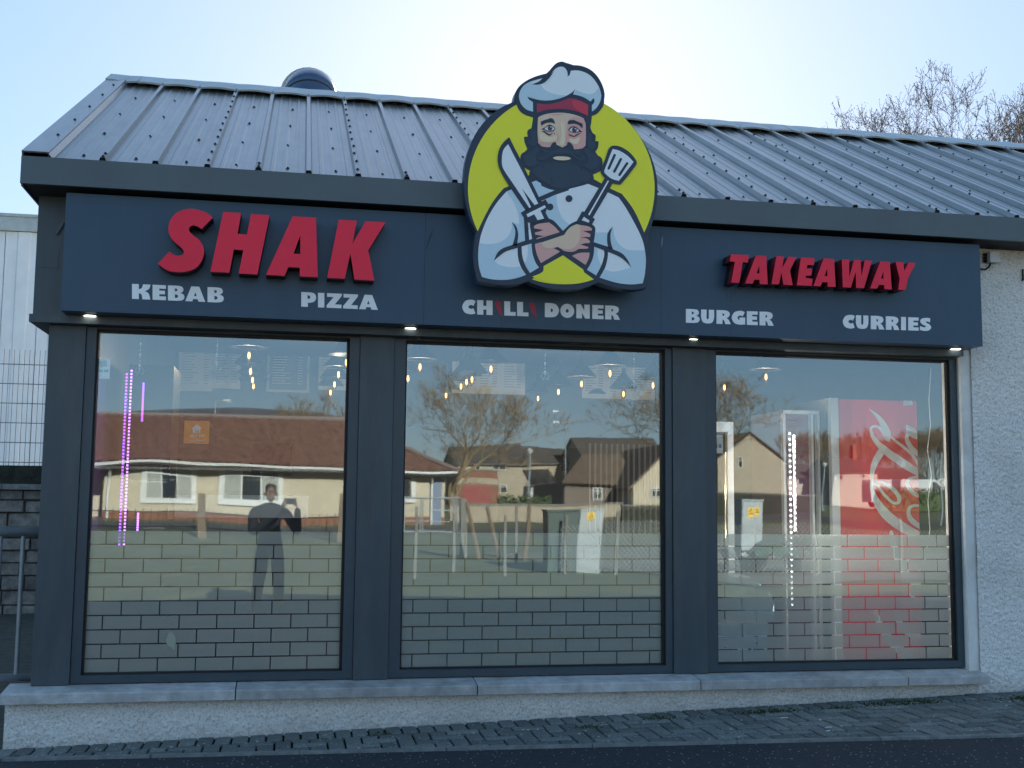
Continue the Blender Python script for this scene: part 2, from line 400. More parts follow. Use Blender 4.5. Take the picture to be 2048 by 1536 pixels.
rp = N.new('ShaderNodeValToRGB'); rp.color_ramp.elements[0].position = .52; rp.color_ramp.elements[1].position = .64; L.new(vo.outputs['Fac'], rp.inputs[0])
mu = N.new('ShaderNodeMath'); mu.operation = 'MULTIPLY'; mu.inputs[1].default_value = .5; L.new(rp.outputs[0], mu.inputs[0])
mx = N.new('ShaderNodeMix'); mx.data_type = 'RGBA'; L.new(mu.outputs[0], mx.inputs[0]); L.new(old, mx.inputs[6]); mx.inputs[7].default_value = (.20,.20,.19,1); L.new(mx.outputs[2], b.inputs['Base Color'])  # dark speckle painted in: mortar gaps and the shade between pebbles
# splash-back dirt low on the harling, following the pavement
tc = N.new('ShaderNodeTexCoord'); sx_ = N.new('ShaderNodeSeparateXYZ'); L.new(tc.outputs['Object'], sx_.inputs[0])
m1 = N.new('ShaderNodeMath'); m1.operation = 'MULTIPLY_ADD'; m1.inputs[1].default_value = -.03; L.new(sx_.outputs[0], m1.inputs[0]); L.new(sx_.outputs[2], m1.inputs[2])
nz = N.new('ShaderNodeTexNoise'); nz.inputs['Scale'].default_value = 9; nz.inputs['Detail'].default_value = 6; L.new(tc.outputs['Object'], nz.inputs['Vector'])
m2 = N.new('ShaderNodeMath'); m2.operation = 'MULTIPLY_ADD'; m2.inputs[1].default_value = .16; m2.inputs[2].default_value = -.02; L.new(nz.outputs['Fac'], m2.inputs[0])
m3 = N.new('ShaderNodeMath'); m3.operation = 'SUBTRACT'; L.new(m2.outputs[0], m3.inputs[0]); L.new(m1.outputs[0], m3.inputs[1])
mr = N.new('ShaderNodeMapRange'); mr.inputs[1].default_value = -.03; mr.inputs[2].default_value = .12; mr.inputs[4].default_value = .42; L.new(m3.outputs[0], mr.inputs[0])
m5 = N.new('ShaderNodeMix'); m5.data_type = 'RGBA'; L.new(mr.outputs[0], m5.inputs[0]); L.new(mx.outputs[2], m5.inputs[6]); m5.inputs[7].default_value = (.26,.24,.19,1); L.new(m5.outputs[2], b.inputs['Base Color'])
M_render = mat('smooth_reveal_render', (.74,.73,.69), .85, .2, var=.1, vscale=5, stain=(.5,.47,.40), stain_scale=3)
shop = thing('shop_building', 'single-storey takeaway shop with ribbed metal roof and three big dark-framed windows', 'shop')
def part(mb, name, m_, parent=shop, **kw): return mb.build(name, m_, parent, **kw)

GT, GB = 2.654, .358                                   # glass top and bottom
WINS = [(-1.326, .378), (.773, 2.701), (3.096, 5.026)]  # glass left/right
# window frames, glass and brick-pattern film
M_glass = glass_mat('shop_window_glass', .20, (.97,.98,.96), (.80,.95,1))
M_glass_in = glass_mat('window_glass_inner', .05, (.97,.98,.98))
M_film = frost_mat('frosted_film', (.97,.97,.90), .52)
def jv(px, py=1070): return on_y(px, py, .02).x
ROW = (1.302-GB)/10; BW = .2475; JT = .0085
JOINT = [(jv(213), jv(248,1100)), (jv(861), jv(827.6,1100)), (jv(1510), jv(1482,1100))]
FMESH = MB().box(-BW/2+JT/2, BW/2-JT/2, 0, .0012, JT/2, ROW-JT/2).mesh('film_brick', M_film)
win_objs = []
for wi, (x0, x1) in enumerate(WINS):
    pr = [(-1.39, .448), (.693, 2.752), (3.014, 5.080)][wi]
    B = MB(); d0, d1 = -.052, .03
    B.box(pr[0], x0, d0, d1, .302, 2.669); B.box(x1, pr[1], d0, d1, .302, 2.669)
    B.box(x0, x1, d0-.001, d1, .302, GB-.004); B.box(x0, x1, d0, d1, GT+.006, 2.669)
    fr = part(B, 'window', M_frame, label=['left shop window mirroring the red-roofed bungalow', 'middle shop window mirroring a bare tree', 'right shop window with the red cooler behind it'][wi])
    g = MB(); e = .012
    for a, b_, c, d in ((x0, x0+e, GB, GT),(x1-e*1.6, x1, GB, GT),(x0, x1, GB-.004, GB+.008),(x0, x1, GT-.014, GT+.006)):
        g.box(a, b_, -.03, .003, c, d)
    part(g, 'gasket', M_gasket, fr)
    # pane: very slightly wavy, as toughened glass is
    nx, nz = 40, 48; X = np.linspace(x0, x1, nx); Z = np.linspace(GB, GT, nz); gx, gz = np.meshgrid(X, Z)
    h = (vnoise(gx*1.1+3, gz*1.9+wi*7, 3)-.5)*.0016+(vnoise(gx*3.1, gz*3.3+wi*5, 8)-.5)*.00032
    h += .0010*((gx-(x0+x1)/2)/1.7)**2*(1 if wi == 0 else -.3)
    PN = np.stack([gx, h, gz], -1)
    link('glass_pane', grid_mesh('glass_pane', PN, M_glass), fr)
    part(MB().quad((x0,.0070,GB),(x1,.0076,GB),(x1,.0095,GT),(x0,.0088,GT)), 'inner_pane', M_glass_in, fr)
    for r in range(10):
        zb = 1.302-(r+1)*ROW; off = JOINT[wi][r % 2]
        k0 = math.floor((x0-off)/BW)
        a = off+k0*BW
        while a < x1:
            l, rr = max(a, x0+.002), min(a+BW, x1-.004)
            if rr-l > .03:
                if l == a and rr == a+BW: link('film_brick', FMESH, fr, ((l+rr)/2, .012, zb))
                else:
                    q = MB().box(-(rr-l)/2+JT/2, (rr-l)/2-JT/2, 0, .0012, JT/2, ROW-JT/2).mesh('film_brick', M_film)
                    link('film_brick', q, fr, ((l+rr)/2, .012, zb))
            a += BW
    win_objs.append(fr)
# torn hole in the film of the left window
# cladding columns
for x0, x1, lab in ((-1.630,-1.393,'left corner column cladding'),(.451,.690,'column between left and middle windows'),(2.755,3.011,'column between middle and right windows')):
    B = MB(); B.box(x0, x1, -.068, .10, .296, 2.672); part(B, 'column_cladding', M_clad, label=lab)
B = MB(); B.box(-1.63,-1.40,.101,6.2,-.2,3.5); part(B, 'side_wall', M_clad)
# lintel band over the windows
B = MB(); B.box(-1.739, 5.072, -.168, .06, 2.675, 2.728); part(B, 'lintel_band', M_clad)
B = MB(); B.box(-1.739,-1.632,.061,1.2,2.675,2.728); part(B, 'lintel_band', M_clad)
# bulkhead behind the sign
B = MB(); B.box(-1.727, 5.05, -.12, .3, 2.7285, 3.54); part(B, 'bulkhead', M_clad)
B = MB(); B.tube([(-1.60,-.124,3.28),(-1.56,-.124,3.36),(-1.515,-.124,3.42)], .012, 6); part(B, 'sealant_line', mat('sealant_grey', (.10,.11,.115), .5)); part(MB().box(-1.69,-1.58,-.124,-.1195,3.05,3.17), 'repair_patch', M_clad)
# right-hand harled wall, with real pebbledash relief
def harl(name, x0, x1, z0f, z1f, y, step=.0068, parent=shop, amp=.011):
    nx = int((x1-x0)/step); xs = np.linspace(x0, x1, nx); zmax = max(z1f(x0), z1f(x1)); zmin = min(z0f(x0), z0f(x1)); nz = int((zmax-zmin)/step)
    v = np.linspace(0, 1, nz)[:, None]; lo = np.array([z0f(a) for a in xs]); hi = np.array([z1f(a) for a in xs])
    Z = lo*(1-v)+hi*v; X = np.broadcast_to(xs, Z.shape)
    n1 = vnoise(X/.0125, Z/.0125, 1); n2 = vnoise(X/.021+9, Z/.018, 2); n3 = vnoise(X/.3, Z/.3, 4)
    hgt = np.maximum(n1*.6+n2*.5-.3, 0)*amp*1.5+n3*.004
    P = np.stack([X, y-hgt, Z], -1)
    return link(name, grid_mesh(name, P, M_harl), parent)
HX = 5.165
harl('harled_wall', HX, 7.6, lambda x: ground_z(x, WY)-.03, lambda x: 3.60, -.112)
B = MB(); B.box(HX+.003, 12, -.10, .3, -.2, 3.56); part(B, 'wall_core', M_render)
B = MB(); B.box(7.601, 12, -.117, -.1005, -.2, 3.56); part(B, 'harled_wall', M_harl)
B = MB(); B.box(5.083, HX+.002, -.104, .1, .27, 2.73); part(B, 'window_reveal', M_render)
# plinth under the windows
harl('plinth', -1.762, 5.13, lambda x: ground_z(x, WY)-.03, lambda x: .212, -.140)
B = MB(); B.box(-1.758, 5.16, -.1385, .2, -.25, .2); part(B, 'plinth_core', M_render)
nx = 60; zs = np.linspace(0,1,60)
harl_side = MB(); harl_side.box(-1.7645,-1.7585,-.138,.5,-.25,.205); part(harl_side, 'plinth_return', M_render)
# sill stones with open joints
sx = [-1.775] + [on_y(p, 1380, -.24).x for p in (471, 955, 1402, 1818)] + [5.166]
rng = random.Random(2)
for i in range(5):
    a, b_ = sx[i]+(.004 if i else 0), sx[i+1]-.004; tw = rng.uniform(-.003,.003)
    sk = 0 if i == 4 else 0
    prof = [(-.240,.206),(-.240,.262+tw),(-.232,.269+tw),(.02,.300),(.02,.206)]
    B = MB(); n = 5
    B.add([(a, y, z) for y, z in prof]+[(b_, y, z+rng.uniform(-.001,.001)) for y, z in prof],
          [tuple(range(n))[::-1], tuple(range(n, 2*n))]+[(k, (k+1) % n, n+(k+1) % n, n+k) for k in range(n)])
    part(B, 'sill_stone', M_sill)
B = MB(); B.box(-1.77,5.14,-.2385,.0,.203,.2065); part(B, 'sill_bedding', mat('stained_mortar', (.22,.19,.15), .9, var=.4, vscale=20))

# ------------------------------------------------------------------ roof
EY, EZ, RY, RZ = -.432, 3.722, 2.860, 5.458
SL = math.hypot(RY-EY, RZ-EZ); ANG = math.atan2(RZ-EZ, RY-EY)
X0, X1 = -1.781, 12.0
# box gutter fascia: face, soffit, end cap
B = MB(); B.box(X0, 5.6, EY, EY+.03, 3.540, EZ-.001); part(B, 'eaves_fascia', M_fascia)
B = MB(); B.box(5.602, X1, EY, EY+.03, 3.540, EZ-.001); part(B, 'eaves_fascia', M_fascia)
B = MB(); B.box(X0+.012, X1, EY+.031, .28, 3.541, 3.552); part(B, 'soffit', M_soffit)
B = MB(); B.add([(X0,EY+.031,3.53),(X0,.2,3.53),(X0,.2,4.02),(X0,EY+.031,EZ-.002),(X0+.011,EY+.031,3.53),(X0+.011,.2,3.53),(X0+.011,.2,4.02),(X0+.011,EY+.031,EZ-.002)],
   [(0,3,2,1),(4,5,6,7),(0,1,5,4),(1,2,6,5),(2,3,7,6),(3,0,4,7)]); part(B, 'gutter_end_cap', M_fascia)
# gable triangle and back slope close the volume
B = MB(); B.add([(-1.75,.2,3.5),(-1.75,6.0,3.5),(-1.75,RY,RZ-.12),(-1.60,.2,3.5),(-1.60,6.0,3.5),(-1.60,RY,RZ-.12)],[(0,2,1),(3,4,5),(0,1,4,3),(1,2,5,4),(2,0,3,5)]); part(B, 'gable_wall', M_clad)
B = MB(); B.hexa([(X0,RY+.02,RZ-.06),(X1,RY+.02,RZ-.06),(X1,6.3,3.66),(X0,6.3,3.66)],[(X0,RY+.02,RZ-.01),(X1,RY+.02,RZ-.01),(X1,6.3,3.71),(X0,6.3,3.71)]); part(B, 'rear_roof_slope', M_roof)
B = MB(); B.box(-1.62,9,6.21,15,-.2,3.6); part(B, 'added_shade_block', M_render)  # unseen block added to keep the side yard in shade
B = MB(); B.box(-1.6,12,6.0,6.2,-.2,3.6); B.box(11.8,12,.3,6.0,-.2,3.6); part(B, 'rear_wall', M_render)
RM = Matrix.Translation((0, EY+.018, EZ-.008)) @ Matrix.Rotation(ANG, 4, 'X')          # local: x along eaves, y up the slope, z off the roof
def roofpart(B, name, m_, x=0, me=None, kind=None, label=None):
    me = me or B.mesh(name, m_); o = link(name, me, shop, kind=kind, label=label)
    o.matrix_world = RM @ Matrix.Translation((x, 0, 0)); return o
PITCHX = .3336; XR0 = -1.614
# pan between ribs with three shallow stiffeners
def pan_mesh():
    w = PITCHX-.052; prof = [(0,0)]
    for c in (.22, .5, .78):
        prof += [(w*c-.017,0),(w*c-.010,.0045),(w*c+.010,.0045),(w*c+.017,0)]
    prof += [(w,0)]; B = MB(); n = len(prof)
    B.add([(x, 0, z) for x, z in prof]+[(x, SL-.05, z) for x, z in prof], [(i, i+1, n+i+1, n+i) for i in range(n-1)])
    B.add([(x, 0, z-.03) for x, z in prof]+[(x, 0, z) for x, z in prof], [(i, i+1, n+i+1, n+i) for i in range(n-1)])
    return B.mesh('roof_sheet', M_roof)
def rib_mesh():
    h = .034; prof = [(-.027,-.001),(-.015,h),(.015,h),(.027,-.001)]; B = MB()
    B.add([(x, -.004, z) for x, z in prof]+[(x, SL-.05, z) for x, z in prof], [(0,1,5,4),(1,2,6,5),(2,3,7,6)])
    return B.mesh('roof_rib', M_roof)
pan, rib = pan_mesh(), rib_mesh()
roofpart(MB().box(X0-XR0+.012, X1-XR0, .03, SL-.03, -.06, -.008), 'roof_deck', M_soffit, XR0)
roofpart(MB().box(-.05, .028, 0, SL-.05, -.007, .0), 'roof_sheet', M_roof, XR0)
M_rubber = mat('closure_black', (.006,.006,.006), .8)
nb = int((X1-XR0)/PITCHX)
screws = MB()
def screw(x, y, z):
    screws.lathe([(.0125,0),(.0125,.003),(.007,.005),(.007,.011),(0,.012)], (x, y, z), 6)
closures = MB()
rng = random.Random(12)
for i in range(nb):
    x = XR0+i*PITCHX
    roofpart(None, 'roof_sheet', M_roof, x+.026, pan)
    if i: roofpart(None, 'roof_rib', M_roof, x, rib)
    if i: closures.add([(x-.020,.002,.004),(x+.020,.002,.004),(x+.012,.002,.031),(x-.012,.002,.031)], [(0,1,2,3)])
    for f in (.045, .27, .5, .73, .94):
        screw(x+PITCHX*.56+rng.uniform(-.012,.012), f*SL+rng.uniform(-.01,.01), .001)
    if i and i % 3 == 0:
        y = .12
        while y < SL-.25: screw(x+rng.uniform(-.004,.004), y, .034); y += .29
    elif i and i % 3 == 1: screw(x, .02, .034); screw(x, .12, .034)
    screw(x, SL-.30, .036)
roofpart(screws, 'roof_screws', mat('screw_caps', (.018,.022,.028), .5), kind='stuff')
roofpart(closures, 'rib_closures', M_rubber, kind='stuff')
# verge flashing on the left edge
B = MB(); B.box(X0-XR0, .0, .0, SL-.03, .036, .046); B.add([(-.001,0,.0355),(.022,0,.0),(.022,SL-.08,.0),(-.001,SL-.08,.0355)],[(0,1,2,3)]); B.box(-.006, -.0015, .0, SL-.08, .0, .0355); B.box(X0-XR0, X0-XR0+.01, 0, SL-.02, -.17, .0355)
roofpart(B, 'verge_flashing', M_roof, XR0)
B = MB()
for f in (.16,.33,.5,.67,.83): B.lathe([(.0125,0),(.0125,.003),(.007,.005),(.007,.011),(0,.012)], (XR0-.055, f*SL, .046), 6)
roofpart(B, 'flashing_screws', mat('flashing_screw_caps', (.018,.022,.028), .5), kind='stuff')
# ridge flashing in overlapping lengths, lifted a little between the ribs
rl = [X0-.004, -1.50, 1.62, 4.95, 7.45, 10.4, X1]
for i in range(len(rl)-1):
    a, b_ = rl[i], rl[i+1]; n = max(2, int((b_-a)/.0556)); B = MB(); vs = []; fs = []
    for k in range(n+1):
        x = a+(b_-a)*k/n; ph = ((x-XR0)/PITCHX) % 1
        lift = .020*math.sin(math.pi*ph)*(.35+.65*vnoise(np.array([x*1.1]), np.array([i*3.]), 5)[0])
        yl = SL-.32; top = SL+.012
        vs += [(x, yl, .036+lift-.012), (x, yl, .040+lift), (x, top-.13, .050+lift*.3), (x, top, .050+lift*.3), (x, top+.22, -.28)]
    for k in range(n):
        for q in range(4): fs.append((k*5+q, (k+1)*5+q, (k+1)*5+q+1, k*5+q+1))
    B.add(vs, fs); roofpart(B, 'ridge_flashing', M_galv)
# extract duct behind the ridge
fl = thing('roof_flue', 'glossy dark metal extract duct bend poking up behind the roof ridge', 'flue', (.075, 3.72, 0))
M_duct = mat('duct_steel', (.07,.10,.15), .22, .6, metal=.7, var=.2, vscale=4)
c0 = on_y(623, 168, 3.72)
B = MB(); R_ = .285; pts = []
for k in range(9):
    a = math.radians(k*10); pts.append((0, .50*(1-math.cos(a)), c0.z-.50+.50*math.sin(a)+.02))
B.tube([(0,0,3.6)]+pts[:5], R_, 28, cap=False); B.build('lower_bend', M_duct, fl, smooth=True)
B = MB(); B.tube(pts[4:]+[(0,.9,c0.z+.05)], R_*1.012, 28); B.build('upper_bend', M_duct, fl, smooth=True)
B = MB(); B.tube([(-.01,.34,c0.z-.02),(-.01,.36,c0.z-.015)], R_*1.09, 28); B.build('joint_flange', M_galv, fl)
B = MB(); d_ = (Vector(pts[4])-Vector(pts[3])).normalized(); B.tube([Vector(pts[4])-d_*.006, Vector(pts[4])+d_*.006], R_*1.03, 28); B.build('seam_band', mat('duct_seam', (.03,.04,.05), .4), fl)
# junction box, conduit and hook on the harled wall
jb = thing('junction_box', 'small white plastic junction box under the eaves beside the sign end', 'junction box', (0,0,0))
M_pvc = mat('white_plastic', (.62,.63,.62), .45)
p = on_y(1988, 514, -.19); B = MB(); s = .042
B.add([], []); B.box(p.x-s, p.x+s, -.205, -.165, p.z-s, p.z+s); B.build('lid', M_pvc, jb)
B = MB(); B.box(p.x-s+.003, p.x+s-.003, -.164, -.120, p.z-s+.003, p.z+s-.003)
B.build('back_box', mat('grey_plastic', (.16,.17,.17), .5), jb)
B = MB()
for dz in (-.022, .0, .022): B.lathe([(.012,0),(.012,.03)], (0,0,0), 8)
B = MB()
for dz in (-.026, 0, .026): B.tube([(p.x-s-.016,-.142,p.z+dz),(p.x-s+.004,-.142,p.z+dz)], .011, 8)
B.build('cable_gland', mat('black_gland', (.012,.012,.013), .5), jb)
B = MB(); q = on_y(1962, 538, -.15); B.tube([(p.x-.005,-.15,p.z-s-.001),(p.x-.02,-.15,p.z-s-.03),(p.x-.05,-.15,q.z-.002),(q.x-.03,-.148,q.z)], .007, 6)
B.build('cable', M_rubber, jb, smooth=True)
hk = on_y(2045, 550, -.13); B = MB(); B.tube([(hk.x,-.135,hk.z+.045),(hk.x,-.135,hk.z-.04),(hk.x-.012,-.14,hk.z-.045)], .007, 6)
o = B.build('wall_hook', M_rubber); tag(o, 'short black metal hook on the white pebbledash wall', 'hook')
# ================================================================== SHOP SIGN
SY = -.348
M_sign = mat('sign_panel_blue_grey', (.026,.066,.112), .38, .45, var=.06, vscale=2, stain=(.040,.078,.118), stain_scale=2.2, stain_amt=.5, stretch=(3,3,.35))
M_red = mat('red_letter_acrylic', (.95,.035,.075), .5, .25, var=.05, vscale=3)
M_redside = mat('red_letter_return', (.20,.008,.02), .45)
M_black = mat('black_letter_spacer', (.008,.009,.011), .6)
M_white = mat('white_vinyl', (.92,.93,.93), .45, var=.04, vscale=9)
sign = thing('shop_sign', 'long dark blue-grey shop sign reading SHAK TAKEAWAY with red raised letters', 'sign')
sxl = [-1.510, on_y(848, 600, SY).x, on_y(1322, 600, SY).x, 5.120]
for i in range(3):
    B = MB(); a, b_ = sxl[i]+(.0006 if i else 0), sxl[i+1]-(.0006 if i < 2 else 0)
    B.box(a, b_, SY, SY+.022, 2.730, 3.514); B.box(a, b_, SY+.0225, -.121, 2.7305, 2.748); B.box(a, b_, SY+.0225, -.121, 3.49, 3.5135)
    if i == 0: B.box(a, a+.02, SY+.0225, -.121, 2.7485, 3.4895)
    if i == 2: B.box(b_-.02, b_, SY+.0225, -.121, 2.7485, 3.4895)
    B.build('sign_panel', M_sign, sign)
def to_xz(pts, Y): return [(q.x, q.z) for q in (on_y(px, py, Y) for px, py in pts)]
def crop(ox, oy, s): return lambda pts: [((ox+p[0]/s, oy+p[1]/s)+tuple(p[2:])) for p in pts]
def letter(loops, f, name, lab, yf, yb, m_, back=True):
    LO = []
    for l in loops:
        q = f(l); q = smooth_loop(q) if any(len(p) == 2 for p in l) else [(p[0], p[1]) for p in q]
        LO.append(to_xz(q, yf))
    o = MB().prism(LO, yf, yb).build('letter', m_, sign, label=lab)
    o.data.materials.append(M_redside)
    for p in o.data.polygons:
        if abs(p.normal.y) < .5: p.material_index = 1
    if back: MB().prism(LO, yb+.001, SY-.0005).build('letter_spacer', M_black, o)
    return o
def C(l): return [(a, b, 1) for a, b in l]
f = crop(300, 400, 2048/480)
SHAK = {
 'S': [[(535,150,1),(440,248,1),(402,224),(365,216),(336,234),(334,262),(368,300),(420,342),(452,392),(461,450),(440,520),(392,578),(322,608),(240,615),(150,600),(65,545,1),(165,440,1),(200,465),(242,475),(278,465),(289,445),(268,408),(208,358),(170,303),(157,250),(170,180),(220,115),(290,82),(365,76),(450,95),(500,120)]],
 'H': [C([(625,102),(778,110),(747,288),(828,295),(862,118),(1020,130),(916,635),(757,627),(796,428),(715,422),(677,620),(515,612)])],
 'A': [C([(1217,140),(1416,150),(1432,658),(1278,652),(1278,577),(1180,573),(1148,648),(990,638)]), C([(1282,300),(1283,462),(1225,458)])],
 'K': [C([(1610,168),(1765,176),(1728,372),(1840,182),(2010,190),(1862,430),(1915,688),(1745,678),(1710,455),(1662,672),(1512,664)])]}
for ch, lo in SHAK.items(): letter(lo, f, 'letter', 'large red raised letter %s of the word SHAK' % ch, SY-.135, SY-.085, M_red)
f = crop(1440, 490, 2048/400)
TAKE = [('T','first letter',[C([(112,95),(297,103),(285,180),(233,177),(197,388),(115,385),(153,172),(100,168)])]),
 ('A','first A',[C([(368,107),(473,112),(490,403),(408,400),(404,357),(352,354),(335,395),(258,392)]),C([(402,212),(404,290),(376,288)])]),
 ('K','only K',[C([(578,113),(655,118),(638,235),(700,120),(783,125),(716,262),(745,412),(650,407),(628,280),(605,402),(527,400)])]),
 ('E','only E',[C([(828,127),(970,135),(960,208),(895,203),(888,240),(945,243),(935,312),(880,315),(875,340),(948,345),(940,418),(787,412)])]),
 ('A','middle A',[C([(1062,137),(1168,143),(1185,430),(1105,427),(1100,382),(1047,380),(1030,422),(957,418)]),C([(1097,240),(1100,318),(1072,316)])]),
 ('W','only W',[C([(1247,147),(1322,150),(1325,330),(1370,152),(1440,155),(1450,320),(1482,157),(1557,160),(1475,442),(1395,440),(1390,275),(1340,436),(1258,432)])]),
 ('A','last A',[C([(1640,168),(1738,172),(1760,455),(1685,452),(1680,410),(1628,408),(1608,447),(1538,443)]),C([(1672,270),(1675,345),(1650,343)])]),
 ('Y','last letter',[C([(1798,173),(1878,177),(1888,265),(1930,180),(2005,185),(1925,340),(1898,460),(1825,458),(1840,345)])])]
for ch, w, lo in TAKE: letter(lo, f, 'letter', 'red raised letter %s, %s of the word TAKEAWAY' % (ch, w), SY-.150, SY-.075, M_red)
# flat white lettering
s = 1
GL = {
 'K': [[(0,0,1),(0,1,1),(.37,1,1),(.37,.66,1),(.52,.74),(.60,1,1),(1,1,1),(.93,.72),(.70,.55,1),(.90,.40),(1,0,1),(.56,0,1),(.52,.30),(.37,.42,1),(.37,0,1)]],
 'E': [C([(0,0),(0,1),(1,1),(1,.76),(.5,.76),(.5,.63),(.93,.63),(.93,.39),(.5,.39),(.5,.25),(1,.25),(1,0)])],
 'B': [[(0,0,1),(0,1,1),(.55,1),(.84,.95),(.94,.77),(.88,.6),(.74,.53,1),(.93,.44),(1,.27),(.90,.07),(.6,0)],[(.42,.62,1),(.42,.82,1),(.54,.80),(.58,.72),(.53,.64)],[(.42,.18,1),(.42,.42,1),(.56,.40),(.62,.30),(.56,.20)]],
 'A': [C([(0,0),(.30,1),(.70,1),(1,0),(.66,0),(.61,.16),(.39,.16),(.35,0)]),C([(.43,.36),(.5,.62),(.57,.36)])],
 'P': [[(0,0,1),(0,1,1),(.6,1),(.9,.92),(1,.66),(.9,.40),(.65,.30),(.45,.29,1),(.45,0,1)],[(.43,.54,1),(.43,.80,1),(.56,.77),(.61,.67),(.56,.57)]],
 'I': [C([(0,0),(0,1),(1,1),(1,0)])],
 'Z': [C([(0,0),(0,.16),(.46,.75),(.03,.75),(.03,1),(1,1),(1,.86),(.54,.25),(.98,.25),(.98,0)])],
 'C': [[(1,.92,1),(.82,.99),(.58,1),(.22,.90),(0,.5),(.18,.12),(.55,0),(.80,.01),(.98,.07,1),(.84,.42,1),(.68,.37),(.53,.41),(.46,.5),(.53,.6),(.68,.64),(.84,.58,1)]],
 'H': [C([(0,0),(0,1),(.40,1),(.40,.62),(.60,.62),(.60,1),(1,1),(1,0),(.60,0),(.60,.36),(.40,.36),(.40,0)])],
 'L': [C([(0,0),(0,1),(.52,1),(.52,.27),(1,.27),(1,0)])],
 'D': [[(0,0,1),(0,1,1),(.42,1),(.80,.90),(1,.5),(.80,.10),(.42,0)],[(.42,.36,1),(.42,.64,1),(.52,.60),(.57,.5),(.52,.40)]],
 'O': [[(.5+.5*math.cos(a*math.pi/8), .5+.5*math.sin(a*math.pi/8)) for a in range(16)],[(.5+.11*math.cos(a*math.pi/4), .5+.13*math.sin(a*math.pi/4)) for a in range(8)]],
 'N': [C([(0,0),(0,1),(.34,1),(.60,.56),(.60,1),(1,1),(1,0),(.66,0),(.42,.42),(.42,0)])],
 'R': [[(0,0,1),(0,1,1),(.55,1),(.84,.92),(.93,.73),(.85,.53),(.70,.44,1),(.86,.30),(1,0,1),(.60,0,1),(.55,.22),(.42,.36,1),(.42,0,1)],[(.42,.58,1),(.42,.78,1),(.52,.75),(.55,.68),(.51,.60)]],
 'U': [[(0,1,1),(.42,1,1),(.42,.45),(.45,.33),(.52,.30),(.58,.36),(.60,.45),(.60,1,1),(1,1,1),(1,.42),(.85,.08),(.5,0),(.15,.08),(0,.42)]],
 'G': [[(.97,.92,1),(.80,.99),(.58,1),(.20,.88),(0,.5),(.18,.12),(.55,0),(1,.02,1),(1,.52,1),(.58,.52,1),(.58,.34,1),(.50,.36),(.43,.5),(.52,.63),(.70,.66),(.82,.60,1)]],
 'S': [[(.92,.97,1),(.62,1),(.20,.93),(.06,.72),(.22,.50),(.52,.38),(.48,.28),(.28,.28),(.04,.36,1),(.02,.06,1),(.40,0),(.80,.05),(1,.27),(.86,.50),(.56,.63),(.58,.72),(.74,.72),(.90,.66,1)]]}
def word(txt, cropf, spans, t0, t1, b0, b1):
    """spans: left,right of each letter; (x,y) of the top and base lines at both ends"""
    for ch, (a, b_) in zip(txt, spans):
        LO = []
        for l in GL[ch]:
            q = []
            for p in l:
                X = a+(b_-a)*p[0]; u = (X-t0[0])/(t1[0]-t0[0]); T = t0[1]+(t1[1]-t0[1])*u; Bq = b0[1]+(b1[1]-b0[1])*u
                q.append((X, Bq+(T-Bq)*p[1])+tuple(p[2:]))
            q = cropf(q); q = smooth_loop(q) if any(len(p) == 2 for p in q) else [(p[0], p[1]) for p in q]
            LO.append(to_xz(q, SY-.003))
        MB().prism(LO, SY-.003, SY-.0004).build('letter', M_white, sign, label='flat white letter %s' % ch)
c1 = crop(250, 555, 2048/520)
word('KEBAB', c1, [(55,200),(217,322),(338,468),(475,632),(650,778)], (55,50), (770,80), (55,168), (770,198))
word('PIZZA', c1, [(1388,1505),(1520,1570),(1588,1708),(1718,1835),(1843,1992)], (1388,114), (1990,140), (1388,229), (1990,255))
c2 = crop(910, 585, 2048/350)
word('CHLLDONER', c2, [(85,242),(260,440),(577,710),(727,860),(1052,1218),(1233,1395),(1420,1577),(1607,1738),(1758,1930)], (85,81), (1930,158), (85,250), (1930,320))
c3 = crop(1360, 600, 2048/520)
word('BURGER', c3, [(47,155),(167,268),(288,400),(408,513),(527,612),(627,738)], (47,70), (738,95), (47,178), (738,203))
word('CURRIES', c3, [(1283,1378),(1387,1483),(1503,1610),(1622,1728),(1742,1780),(1798,1880),(1888,1978)], (1283,115), (1978,142), (1283,222), (1978,245))
M_chil = mat('red_vinyl', (.42,.025,.05), .45)
ch0 = [(500,62,1),(503,95),(526,106),(534,130),(536,172),(545,220),(555,266),(545,280,1),(512,235),(482,172),(468,120),(478,102),(495,95),(496,62,1)]
for dx, dy in ((0,0),(402,22)):
    q = smooth_loop(c2([((p[0]+dx, p[1]+dy)+tuple(p[2:])) for p in ch0]))
    MB().prism([to_xz(q, SY-.003)], SY-.003, SY-.0004).build('chilli_motif', M_chil, sign, label='red chilli shape standing in for the letter I')
# grime runs and scuffs on the sign face
M_gr = mat('grime_run', (.020,.036,.06), .7); M_scuff = mat('pale_scuff', (.22,.27,.33), .7)
for px, y0, y1, w in ((1454,578,600,1.0),(1462,574,606,.8),(1469,574,592,.8),(1462,640,676,.8),(1003,632,655,.7),(930,645,653,1.2),(1187,640,655,.7)):
    a, b_ = on_y(px, y0, SY), on_y(px, y1, SY); hw = w*.0013
    MB().prism([[(a.x-hw,b_.z),(a.x+hw,b_.z),(a.x+hw*.5,a.z),(a.x-hw*.5,a.z)]], SY-.0012, SY-.0002).build('grime_run', M_gr, sign)
for pts in ([(1323,478),(1326,472),(1325,488),(1322,497)],[(860,470),(868,458),(858,486),(850,500)]):
    MB().prism([to_xz(pts, SY)[::-1]], SY-.0012, SY-.0002).build('scuff_mark', M_scuff if pts[0][0] > 1000 else M_gr, sign)
